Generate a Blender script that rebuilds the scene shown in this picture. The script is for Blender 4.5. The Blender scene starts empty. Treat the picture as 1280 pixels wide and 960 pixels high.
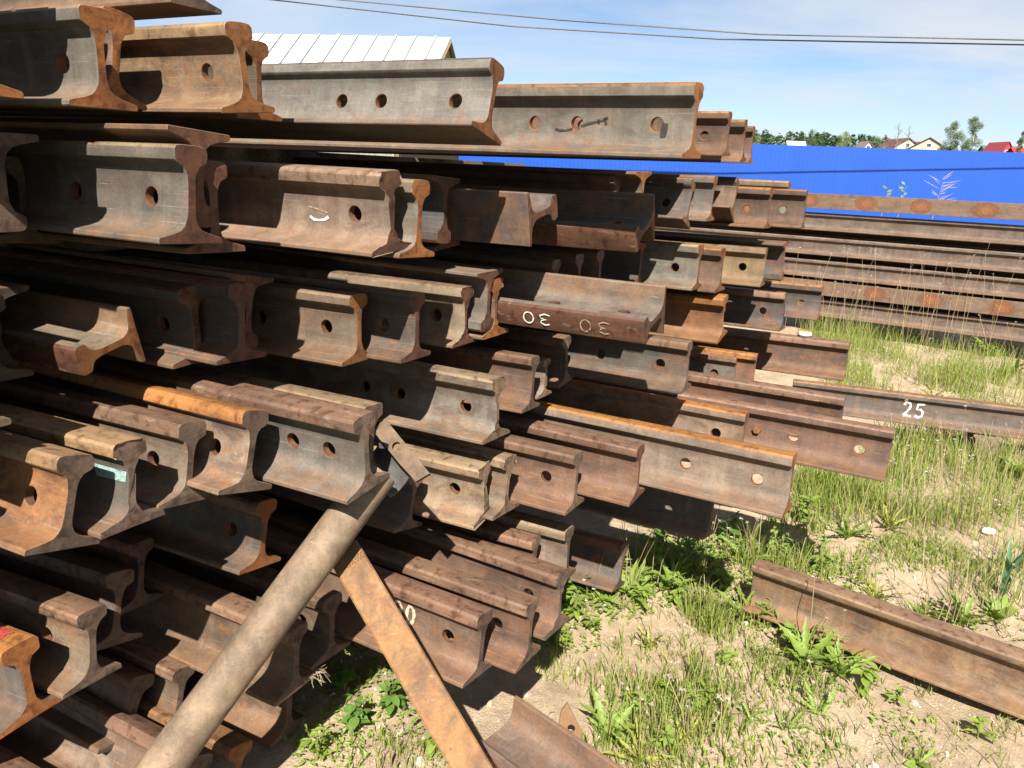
import bpy, bmesh, math, random
import numpy as np
from mathutils import Matrix, Vector

# ------------------------------------------------------------------ scene, camera, light
S = bpy.context.scene
COL = S.collection
FPX, PITCH, ROLL, HC = 970.0, math.radians(15.5), math.radians(2.5), 1.52
_fw = Vector((0, math.cos(PITCH), -math.sin(PITCH)))
_r0 = Vector((1, 0, 0)); _u0 = _r0.cross(_fw)
CR = _r0*math.cos(ROLL) + _u0*math.sin(ROLL)
CU = -_r0*math.sin(ROLL) + _u0*math.cos(ROLL)
CP = Vector((0, 0, HC))
cd = bpy.data.cameras.new('camera'); cam = bpy.data.objects.new('camera', cd); COL.objects.link(cam)
m = Matrix.Identity(4)
for i in range(3):
    m[i][0], m[i][1], m[i][2] = CR[i], CU[i], -_fw[i]
    m[i][3] = CP[i]
cam.matrix_world = m
cd.sensor_fit = 'HORIZONTAL'; cd.sensor_width = 36.0; cd.lens = FPX/1280*36.0
cd.clip_start = 0.05; cd.clip_end = 3000
S.camera = cam
S.render.engine = 'CYCLES'
S.view_settings.view_transform = 'Standard'; S.view_settings.look = 'None'
S.view_settings.exposure = 1.52; S.view_settings.gamma = 1.0

SUN_TO = Vector((-0.098, -1.073, 1.05)).normalized()
sl = bpy.data.lights.new('sun', 'SUN'); sl.energy = 5.0; sl.angle = math.radians(0.5); sl.color = (1.0, 0.95, 0.87)
so = bpy.data.objects.new('sun', sl); COL.objects.link(so)
so.rotation_mode = 'QUATERNION'; so.rotation_quaternion = SUN_TO.to_track_quat('Z', 'Y')
so.location = (0, 0, 30)

W = bpy.data.worlds.new('World'); S.world = W; W.use_nodes = True
def build_world():
    nt = W.node_tree; N = nt.nodes; L = nt.links; N.clear()
    out = N.new('ShaderNodeOutputWorld'); bg = N.new('ShaderNodeBackground'); bg.inputs[1].default_value = 0.05
    sky = N.new('ShaderNodeTexSky'); sky.sky_type = 'NISHITA'; sky.sun_disc = False
    sky.sun_elevation = math.asin(SUN_TO.z)
    sky.sun_rotation = math.atan2(SUN_TO.x, SUN_TO.y)
    sky.altitude = 100; sky.air_density = 0.75; sky.dust_density = 0.5; sky.ozone_density = 2.5
    geo = N.new('ShaderNodeNewGeometry'); sep = N.new('ShaderNodeSeparateXYZ')
    tc = N.new('ShaderNodeTexCoord'); L.new(tc.outputs['Generated'], sep.inputs[0])
    # thin streaky cloud: project the view direction on a high flat layer
    mz = N.new('ShaderNodeMath'); mz.operation = 'ADD'; mz.inputs[1].default_value = 0.12; L.new(sep.outputs[2], mz.inputs[0])
    mm = N.new('ShaderNodeMath'); mm.operation = 'MAXIMUM'; mm.inputs[1].default_value = 0.05; L.new(mz.outputs[0], mm.inputs[0])
    dx = N.new('ShaderNodeMath'); dx.operation = 'DIVIDE'; L.new(sep.outputs[0], dx.inputs[0]); L.new(mm.outputs[0], dx.inputs[1])
    dy = N.new('ShaderNodeMath'); dy.operation = 'DIVIDE'; L.new(sep.outputs[1], dy.inputs[0]); L.new(mm.outputs[0], dy.inputs[1])
    cb = N.new('ShaderNodeCombineXYZ'); L.new(dx.outputs[0], cb.inputs[0]); L.new(dy.outputs[0], cb.inputs[1])
    mp = N.new('ShaderNodeMapping'); mp.inputs['Rotation'].default_value = (0, 0, 0.35); mp.inputs['Scale'].default_value = (0.55, 1.0, 1); mp.inputs['Location'].default_value = (1.7, 0.4, 0)
    L.new(cb.outputs[0], mp.inputs[0])
    n1 = N.new('ShaderNodeTexNoise'); n1.inputs['Scale'].default_value = 0.9; n1.inputs['Detail'].default_value = 7; n1.inputs['Roughness'].default_value = 0.58; n1.inputs['Distortion'].default_value = 0.5
    L.new(mp.outputs[0], n1.inputs[0])
    rp = N.new('ShaderNodeValToRGB'); rp.color_ramp.elements[0].position = 0.36; rp.color_ramp.elements[1].position = 0.66
    L.new(n1.outputs[0], rp.inputs[0])
    mul = N.new('ShaderNodeMath'); mul.operation = 'MULTIPLY'; mul.inputs[1].default_value = 0.85; L.new(rp.outputs[0], mul.inputs[0])
    mix = N.new('ShaderNodeMix'); mix.data_type = 'RGBA'
    L.new(mul.outputs[0], mix.inputs['Factor']); L.new(sky.outputs[0], mix.inputs['A']); mix.inputs['B'].default_value = (5.6, 5.9, 6.3, 1)
    L.new(mix.outputs['Result'], bg.inputs[0]); L.new(bg.outputs[0], out.inputs[0])
build_world()

# ------------------------------------------------------------------ helpers
def ray(px, py):
    return _fw + CR*((px-640)/FPX) + CU*((480-py)/FPX)
def on_z(px, py, z=0.0):
    d = ray(px, py); return CP + d*((z-HC)/d.z)
def at_y(px, py, Y):
    d = ray(px, py); return CP + d*(Y/d.y)
def at_depth(px, py, dep):
    return CP + ray(px, py)*dep

def tag(o, label=None, cat=None, group=None, kind=None):
    if label: o['label'] = label
    if cat: o['category'] = cat
    if group: o['group'] = group
    if kind: o['kind'] = kind
    return o
def empty(name, loc=(0, 0, 0), rot=None, parent=None):
    o = bpy.data.objects.new(name, None); COL.objects.link(o); o.location = loc
    if rot is not None: o.rotation_euler = rot
    if parent: o.parent = parent
    return o
def mesh_obj(name, verts, faces, mats, fm=None, parent=None, smooth=None):
    me = bpy.data.meshes.new(name); me.from_pydata([tuple(v) for v in verts], [], faces)
    for mt in (mats if isinstance(mats, (list, tuple)) else [mats]): me.materials.append(mt)
    if fm is not None: me.polygons.foreach_set('material_index', fm)
    me.validate(); me.update()
    if smooth is not None:
        me.shade_smooth(); me.set_sharp_from_angle(angle=math.radians(smooth))
    o = bpy.data.objects.new(name, me); COL.objects.link(o)
    if parent: o.parent = parent
    return o
class MB:
    def __init__(s): s.v = []; s.f = []; s.m = []
    def add(s, v, f, mi=0):
        b = len(s.v); s.v += [tuple(x) for x in v]; s.f += [tuple(i+b for i in q) for q in f]; s.m += [mi]*len(f)
    def box(s, c, d, M=None, mi=0):
        x, y, z = d[0]/2, d[1]/2, d[2]/2
        P = [Vector((a*x, b*y, e*z)) for a in (-1, 1) for b in (-1, 1) for e in (-1, 1)]
        if M is not None: P = [M @ p for p in P]
        P = [p+Vector(c) for p in P]
        s.add(P, [(0, 1, 3, 2), (4, 6, 7, 5), (0, 4, 5, 1), (2, 3, 7, 6), (0, 2, 6, 4), (1, 5, 7, 3)], mi)
    def tube(s, pts, rad, n=8, mi=0, cap=True):
        pts = [Vector(p) for p in pts]; rings = []
        for i, p in enumerate(pts):
            t = (pts[min(i+1, len(pts)-1)]-pts[max(i-1, 0)]).normalized()
            a = t.cross(Vector((0, 0, 1)) if abs(t.z) < 0.95 else Vector((1, 0, 0))).normalized(); b = t.cross(a)
            r = rad[i] if isinstance(rad, (list, tuple)) else rad
            rings.append([p+(a*math.cos(2*math.pi*k/n)+b*math.sin(2*math.pi*k/n))*r for k in range(n)])
        v = [q for r in rings for q in r]; f = []
        for i in range(len(rings)-1):
            for k in range(n): f.append((i*n+k, i*n+(k+1) % n, (i+1)*n+(k+1) % n, (i+1)*n+k))
        if cap: f.append(tuple(range(n-1, -1, -1))); f.append(tuple((len(rings)-1)*n+k for k in range(n)))
        s.add(v, f, mi)
    def build(s, name, mats, parent=None, smooth=None):
        return mesh_obj(name, s.v, s.f, mats, s.m, parent, smooth)

# ------------------------------------------------------------------ materials
def newmat(name):
    mt = bpy.data.materials.new(name); mt.use_nodes = True
    nt = mt.node_tree; bs = nt.nodes['Principled BSDF']
    return mt, nt, nt.nodes, nt.links, bs
def mixc(N, L, fac, a, b, mode='MIX'):
    x = N.new('ShaderNodeMix'); x.data_type = 'RGBA'; x.blend_type = mode
    for sock, val in (('Factor', fac), ('A', a), ('B', b)):
        if isinstance(val, (int, float)): x.inputs[sock].default_value = val
        elif isinstance(val, (tuple, list)): x.inputs[sock].default_value = tuple(val)+((1,) if len(val) == 3 else ())
        else: L.new(val, x.inputs[sock])
    return x.outputs['Result']
def noise(N, L, vec, scale, detail=4, rough=0.55, dist=0.0):
    n = N.new('ShaderNodeTexNoise'); n.inputs['Scale'].default_value = scale; n.inputs['Detail'].default_value = detail
    n.inputs['Roughness'].default_value = rough; n.inputs['Distortion'].default_value = dist
    if vec is not None: L.new(vec, n.inputs['Vector'])
    return n.outputs[0]
def ramp(N, L, val, p0, p1, c0=(0, 0, 0, 1), c1=(1, 1, 1, 1)):
    r = N.new('ShaderNodeValToRGB'); r.color_ramp.elements[0].position = p0; r.color_ramp.elements[1].position = p1
    r.color_ramp.elements[0].color = c0; r.color_ramp.elements[1].color = c1
    L.new(val, r.inputs[0]); return r.outputs[0]
def mapping(N, L, vec, scale):
    mp = N.new('ShaderNodeMapping'); mp.inputs['Scale'].default_value = scale; L.new(vec, mp.inputs[0]); return mp.outputs[0]
def obj_vec(N, L):
    tc = N.new('ShaderNodeTexCoord'); oi = N.new('ShaderNodeObjectInfo')
    mu = N.new('ShaderNodeVectorMath'); mu.operation = 'SCALE'; mu.inputs[0].default_value = (37.0, 91.0, 53.0); L.new(oi.outputs['Random'], mu.inputs['Scale'])
    ad = N.new('ShaderNodeVectorMath'); ad.operation = 'ADD'; L.new(tc.outputs['Object'], ad.inputs[0]); L.new(mu.outputs[0], ad.inputs[1])
    return ad.outputs[0]
def bump(N, L, bs, h, strength, dist=0.002):
    b = N.new('ShaderNodeBump'); b.inputs['Strength'].default_value = strength; b.inputs['Distance'].default_value = dist
    L.new(h, b.inputs['Height']); L.new(b.outputs[0], bs.inputs['Normal'])
def objattr(N, name):
    a = N.new('ShaderNodeAttribute'); a.attribute_type = 'OBJECT'; a.attribute_name = name; return a.outputs['Color']

def steel_mat(name, attr, kind):
    """weathered rail steel; the base colour comes from the rail's own colour property"""
    mt, nt, N, L, bs = newmat(name)
    v = obj_vec(N, L); base = objattr(N, attr)
    big = noise(N, L, mapping(N, L, v, (3.0, 1.1, 3.0)), 4.0, 5, 0.6, 0.4)      # blotches along the rail
    streak = noise(N, L, mapping(N, L, v, (26, 26, 3.2)), 1.0, 4, 0.6)         # run-off streaks down the web
    fine = noise(N, L, v, 140, 6, 0.7)
    spots = noise(N, L, v, 38, 3, 0.55, 0.3)
    c = mixc(N, L, ramp(N, L, big, 0.30, 0.70, (0.62, 0.60, 0.60, 1), (1.32, 1.26, 1.2, 1)), base, base)
    var = ramp(N, L, big, 0.32, 0.68, (0.66, 0.64, 0.64, 1), (1.25, 1.22, 1.16, 1))
    c = mixc(N, L, 1.0, base, var, 'MULTIPLY')
    if kind == 'side':
        sv = ramp(N, L, streak, 0.36, 0.68, (0.74, 0.72, 0.72, 1), (1.16, 1.15, 1.12, 1))
        c = mixc(N, L, 0.8, c, sv, 'MULTIPLY')
        rust = objattr(N, 'rust')
        # dark scale left in islands, orange rust breaking through it
        isl = ramp(N, L, noise(N, L, mapping(N, L, v, (7, 3.2, 7)), 2.2, 7, 0.68, 0.5), 0.47, 0.58)
        c = mixc(N, L, mixc(N, L, 1.0, isl, mixc(N, L, rust, (.22, .22, .22), (.75, .75, .75)), 'MULTIPLY'), c, (0.05, 0.03, 0.022))
        org = ramp(N, L, noise(N, L, mapping(N, L, v, (11, 6, 8)), 2.6, 8, 0.72, 0.3), 0.55, 0.68)
        c = mixc(N, L, mixc(N, L, 1.0, org, mixc(N, L, rust, (.10, .10, .10), (.95, .95, .95)), 'MULTIPLY'), c, (0.18, 0.070, 0.022))
        rn = ramp(N, L, spots, 0.52, 0.70)
        rn2 = ramp(N, L, big, 0.50, 0.66)
        f = mixc(N, L, 1.0, mixc(N, L, 0.5, rn, rn2), rust, 'MULTIPLY')
        c = mixc(N, L, f, c, (0.125, 0.047, 0.018))
        pale = ramp(N, L, noise(N, L, mapping(N, L, v, (9, 9, 5)), 2.6, 6, 0.65), 0.60, 0.74)
        c = mixc(N, L, mixc(N, L, 1.0, pale, (0.30, 0.30, 0.30), 'MULTIPLY'), c, (0.20, 0.165, 0.125))
        # dark scuffs and oil marks
        dk = ramp(N, L, noise(N, L, mapping(N, L, v, (6, 6, 11)), 3.1, 5, 0.62, 0.8), 0.64, 0.70)
        c = mixc(N, L, mixc(N, L, 1.0, dk, (0.5, 0.5, 0.5), 'MULTIPLY'), c, (0.04, 0.034, 0.03))
        scr = ramp(N, L, noise(N, L, mapping(N, L, v, (60, 5, 420)), 1.0, 2, 0.5, 1.2), 0.66, 0.70)
        c = mixc(N, L, mixc(N, L, 1.0, scr, (0.45, 0.45, 0.45), 'MULTIPLY'), c, (0.24, 0.20, 0.155))
        # dirt collecting on the foot and fillet
        tc = N.new('ShaderNodeTexCoord'); sp = N.new('ShaderNodeSeparateXYZ'); L.new(tc.outputs['Object'], sp.inputs[0])
        dz = N.new('ShaderNodeMapRange'); dz.inputs[1].default_value = 0.052; dz.inputs[2].default_value = 0.016; L.new(sp.outputs[2], dz.inputs[0])
        df = mixc(N, L, 1.0, dz.outputs[0], ramp(N, L, noise(N, L, v, 17, 5, 0.65), 0.35, 0.66), 'MULTIPLY')
        c = mixc(N, L, mixc(N, L, 1.0, df, (0.65, 0.65, 0.65), 'MULTIPLY'), c, (0.165, 0.082, 0.036))
        rough = 0.72; bs_ = 0.35
    elif kind == 'head':
        ln = noise(N, L, mapping(N, L, v, (90, 2.0, 90)), 1.0, 4, 0.6)
        c = mixc(N, L, 0.7, c, ramp(N, L, ln, 0.3, 0.7, (0.70, 0.68, 0.66, 1), (1.22, 1.2, 1.16, 1)), 'MULTIPLY')
        c = mixc(N, L, ramp(N, L, spots, 0.52, 0.68), c, mixc(N, L, 1.0, c, (0.52, 0.42, 0.36), 'MULTIPLY'))
        pl = ramp(N, L, noise(N, L, mapping(N, L, v, (12, 4, 12)), 3.0, 8, 0.72), 0.58, 0.68)
        c = mixc(N, L, mixc(N, L, 1.0, pl, (0.55, 0.55, 0.55), 'MULTIPLY'), c, (0.22, 0.16, 0.105))
        rough = 0.62; bs_ = 0.3
    else:
        c = mixc(N, L, ramp(N, L, spots, 0.48, 0.66), c, mixc(N, L, 1.0, c, (0.50, 0.42, 0.38), 'MULTIPLY'))
        cut = noise(N, L, mapping(N, L, v, (30, 4, 330)), 1.0, 3, 0.6)          # saw marks
        c = mixc(N, L, 0.55, c, ramp(N, L, cut, 0.3, 0.7, (0.70, 0.68, 0.66, 1), (1.25, 1.2, 1.15, 1)), 'MULTIPLY')
        rough = 0.8; bs_ = 0.45
    fv = ramp(N, L, fine, 0.30, 0.72, (0.72, 0.70, 0.69, 1), (1.2, 1.2, 1.2, 1))
    c = mixc(N, L, 0.75, c, fv, 'MULTIPLY')
    L.new(c, bs.inputs['Base Color'])
    bs.inputs['Roughness'].default_value = rough; bs.inputs['Specular IOR Level'].default_value = 0.35
    hh = N.new('ShaderNodeMath'); hh.operation = 'ADD'; L.new(fine, hh.inputs[0]); L.new(spots, hh.inputs[1])
    bump(N, L, bs, hh.outputs[0], bs_, 0.0016)
    return mt
M_SIDE = steel_mat('rail_side', 'side_tint', 'side')
M_HEAD = steel_mat('rail_head', 'head_tint', 'head')
M_END = steel_mat('rail_end', 'end_tint', 'end')

def noisy_mat(name, c0, c1, scale=20, rough=0.85, bmp=0.3, dist=0.003, stretch=(1, 1, 1), detail=6, metallic=0.0, p0=0.3, p1=0.7, spec=0.3):
    mt, nt, N, L, bs = newmat(name)
    v = mapping(N, L, obj_vec(N, L), stretch)
    n = noise(N, L, v, scale, detail, 0.62)
    c = ramp(N, L, n, p0, p1, tuple(c0)+(1,), tuple(c1)+(1,))
    n2 = noise(N, L, v, scale*9, 4, 0.6)
    c = mixc(N, L, 0.6, c, ramp(N, L, n2, 0.3, 0.7, (0.75, 0.75, 0.75, 1), (1.2, 1.2, 1.2, 1)), 'MULTIPLY')
    L.new(c, bs.inputs['Base Color']); bs.inputs['Roughness'].default_value = rough; bs.inputs['Metallic'].default_value = metallic
    bs.inputs['Specular IOR Level'].default_value = spec
    if bmp: bump(N, L, bs, n2, bmp, dist)
    return mt
def paint_mat(name, col, wear=0.5):
    mt, nt, N, L, bs = newmat(name)
    tr = N.new('ShaderNodeBsdfTransparent'); mx = N.new('ShaderNodeMixShader')
    v = obj_vec(N, L); n = noise(N, L, v, 120, 5, 0.7)
    L.new(ramp(N, L, n, wear-0.08, wear+0.06), mx.inputs[0]); L.new(tr.outputs[0], mx.inputs[1]); L.new(bs.outputs[0], mx.inputs[2])
    L.new(mx.outputs[0], N['Material Output'].inputs[0])
    bs.inputs['Base Color'].default_value = tuple(col)+(1,); bs.inputs['Roughness'].default_value = 0.8
    return mt
M_WHITE = paint_mat('white_paint', (0.5, 0.48, 0.43), 0.37)
M_FAINT = paint_mat('faint_cream_paint', (0.28, 0.2, 0.13), 0.46)
M_CREAM = paint_mat('cream_paint', (0.37, 0.31, 0.22), 0.42)
M_RED = paint_mat('red_paint', (0.27, 0.025, 0.02), 0.47)
M_CYAN = paint_mat('pale_blue_paint', (0.19, 0.28, 0.275), 0.42)
M_BOLT = noisy_mat('bolt_rust', (0.09, 0.037, 0.017), (0.19, 0.08, 0.032), 60)
M_BORE = noisy_mat('bore_rust', (0.06, 0.026, 0.013), (0.14, 0.06, 0.024), 60)
M_TIMBER = noisy_mat('old_timber', (0.10, 0.075, 0.05), (0.2, 0.15, 0.10), 6, stretch=(1, 12, 12))
M_BAR = noisy_mat('bar_rust', (0.10, 0.048, 0.018), (0.21, 0.115, 0.045), 40, 0.8, 0.5, 0.0015, p0=.2, p1=.8)
M_PLATE = noisy_mat('plate_rust', (0.13, 0.07, 0.034), (0.21, 0.115, 0.06), 25)

# ------------------------------------------------------------------ rails (height 180, foot 150, head 73 mm)
RAILM = [M_SIDE, M_HEAD, M_END, M_BORE]
HALF = [(0, 0), (73, 0), (75, 2.5), (75, 9), (72, 12), (40, 19.5), (26, 24.5), (17, 32), (12, 42), (9.5, 54), (9.5, 106), (11, 120),
        (14, 129), (19, 137), (34, 144.5), (37, 148), (37.5, 160), (36.5, 170), (31, 177), (20, 179.4), (0, 180)]
LOOP = HALF + [(-x, z) for x, z in reversed(HALF[1:-1])]
NL = len(LOOP); IW_R = 9; IW_L = NL-10-0
IW_L = next(i for i in range(NL) if LOOP[i] == (-9.5, 106) and LOOP[(i+1) % NL] == (-9.5, 54))
HEADSEG = {i for i in range(NL) if LOOP[i][1] >= 168 and LOOP[(i+1) % NL][1] >= 168}
def inset(d):
    out = []
    for i in range(NL):
        a, b, c = LOOP[i-1], LOOP[i], LOOP[(i+1) % NL]
        e1 = Vector((b[0]-a[0], b[1]-a[1])).normalized(); e2 = Vector((c[0]-b[0], c[1]-b[1])).normalized()
        n = Vector((-e1.y-e2.y, e1.x+e2.x)); n = n.normalized() if n.length > 1e-6 else Vector((-e1.y, e1.x))
        out.append((b[0]+n.x*d, b[1]+n.y*d))
    return out
INS = inset(1.3)
FULLHEAD = {i for i in range(NL) if LOOP[i][1] >= 143 and LOOP[(i+1) % NL][1] >= 143}
RAGGED = {'r64', 'r79', 'r56', 'r24', 'r46', 'r78', 'r55', 'r63', 'r47b', 'r105', 'r71'}
def rail_mesh(name, length, holes=(), s=1.0, seed=0, cut=(0, 0), wear=0.0, full=False):
    rnd = random.Random(seed)
    hw = rnd.uniform(0, .22); xs = rnd.uniform(.97, 1.02); rag = .0035 if seed in RAGGED else .0009
    holes = sorted(h for h in holes)
    stations = [0.0016]
    for h in holes: stations += [h-0.03, h+0.03]
    y = stations[-1]
    while y < length-0.5: y += 0.6; stations.append(min(y, length-0.0016))
    if stations[-1] < length-0.002: stations.append(length-0.0016)
    holeseg = {}
    for k in range(len(stations)-1):
        for h in holes:
            if abs(stations[k]-(h-0.03)) < 1e-6 and abs(stations[k+1]-(h+0.03)) < 1e-6: holeseg[k] = h
    V = []; F = []; FM = []
    def pt(p, y):
        x, z = p
        if wear and z > 150: x = x-wear*(z-150)/30 if x < 0 else x
        if z > 150: z = 150+(z-150)*(1-hw)
        x *= xs
        yy = y + (cut[0]*x+cut[1]*(z-90))/1000 + rnd.uniform(-1, 1)*rag if y < 0.005 else y
        return (x*s/1000, yy, z*s/1000)
    def ring(prof, y):
        b = len(V); V.extend(pt(p, y) for p in prof); return b
    R = [ring(INS, 0.0)] + [ring(LOOP, y) for y in stations] + [ring(INS, length)]
    F.append(tuple(R[0]+i for i in range(NL))); FM.append(2)
    F.append(tuple(R[-1]+i for i in reversed(range(NL)))); FM.append(2)
    for k in range(len(R)-1):
        for i in range(NL):
            j = (i+1) % NL
            if k-1 in holeseg and i in (IW_R, IW_L): continue
            F.append((R[k]+j, R[k]+i, R[k+1]+i, R[k+1]+j))
            FM.append(1 if i in (FULLHEAD if full else HEADSEG) else (2 if k in (0, len(R)-2) and i not in HEADSEG and False else 0))
    n = 16; r = 0.0178/s
    for k, h in holeseg.items():
        rings = {}
        for sx in (1, -1):
            x = 9.5*sx; out = []; inn = []; mid = []
            for q in range(n):
                a = 2*math.pi*q/n+math.pi/n; ca, sa = math.cos(a), math.sin(a)
                sc = min(30/abs(ca) if abs(ca) > 1e-6 else 1e9, 26/abs(sa) if abs(sa) > 1e-6 else 1e9)
                out.append((x, h+ca*sc/1000, 80+sa*sc)); inn.append((x*0.88, h+ca*r, 80+sa*r*1000)); mid.append((x, h+ca*(r+.0014), 80+sa*(r+.0014)*1000))
            corners = [(30, 26), (-30, 26), (-30, -26), (30, -26)]
            for cy, cz in corners:                      # pull the nearest outer points onto the rectangle's corners
                q = min(range(n), key=lambda q: (out[q][1]*1000-h*1000-cy)**2+(out[q][2]-80-cz)**2)
                out[q] = (x, h+cy/1000, 80+cz)
            bo = len(V)
            for p in out+mid+inn: V.append((p[0]*s/1000, p[1], p[2]*s/1000))
            for q in range(n):
                w = (q+1) % n
                for lv in (0, 1):
                    f = (bo+lv*n+q, bo+lv*n+w, bo+(lv+1)*n+w, bo+(lv+1)*n+q)
                    F.append(f if sx > 0 else f[::-1]); FM.append(0 if lv == 0 else 2)
            rings[sx] = bo+2*n
        for q in range(n):
            w = (q+1) % n
            F.append((rings[1]+q, rings[1]+w, rings[-1]+w, rings[-1]+q)); FM.append(3)
    me = bpy.data.meshes.new(name); me.from_pydata(V, [], F)
    for mt in RAILM: me.materials.append(mt)
    me.polygons.foreach_set('material_index', FM); me.update()
    me.shade_smooth(); me.set_sharp_from_angle(angle=math.radians(28))
    return me
SIDE = dict(g=(.235, .215, .185), d=(.125, .115, .105), t=(.29, .23, .165), p=(.200, .125, .088), y=(.31, .21, .12), o=(.34, .135, .04), b=(.20, .140, .095), w=(.30, .27, .23))  # d: darker steel, also given to shaded rails, their shade in the colour
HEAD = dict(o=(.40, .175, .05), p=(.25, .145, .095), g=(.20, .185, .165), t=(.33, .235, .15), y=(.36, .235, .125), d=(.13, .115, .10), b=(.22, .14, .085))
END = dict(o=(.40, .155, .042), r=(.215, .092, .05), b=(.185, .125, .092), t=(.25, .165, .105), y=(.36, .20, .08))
KT = [.72]
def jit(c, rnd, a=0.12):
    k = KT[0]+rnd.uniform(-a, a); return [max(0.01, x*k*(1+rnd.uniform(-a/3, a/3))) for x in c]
def rail_frame(yaw, pit, rho):
    y, e, q = math.radians(yaw), math.radians(pit), math.radians(rho)
    D = Vector((-math.sin(y)*math.cos(e), math.cos(y)*math.cos(e), math.sin(e))); Vv = Vector((math.cos(y), math.sin(y), 0)); Wv = Vv.cross(D)
    Vr = Vv*math.cos(q)-Wv*math.sin(q); Wr = Vv*math.sin(q)+Wv*math.cos(q)
    return D, Vr, Wr
RO = {}
def put_rail(key, base, yaw, pit, rho, s, holes, style, label, length=5.6, rust=0.5, group='rails in the big stack', cut=None, wear=None, full=False):
    rnd = random.Random(key)
    if cut is None: cut = (rnd.uniform(-.05, .05), rnd.uniform(-.035, .035))
    if wear is None: wear = max(0, rnd.uniform(-5, 6))
    me = rail_mesh('steel_rail', length+(rnd.uniform(-.25, .25) if length == 5.6 else 0), holes, s, key, cut, wear, full)
    o = bpy.data.objects.new('steel_rail', me); COL.objects.link(o)
    D, Vr, Wr = rail_frame(yaw, pit, rho)
    M = Matrix.Identity(4)
    for i in range(3): M[i][0], M[i][1], M[i][2], M[i][3] = Vr[i], D[i], Wr[i], base[i]
    o.matrix_world = M
    o['side_tint'] = jit(SIDE[style[0]], rnd); o['head_tint'] = jit(HEAD[style[1]], rnd); o['end_tint'] = jit(END[style[2]], rnd)
    rr = min(1, max(0, rust+rnd.uniform(-.2, .2))); o['rust'] = [rr, rr, rr]
    tag(o, label, 'rail', group); RO[key] = o
    return o

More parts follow.
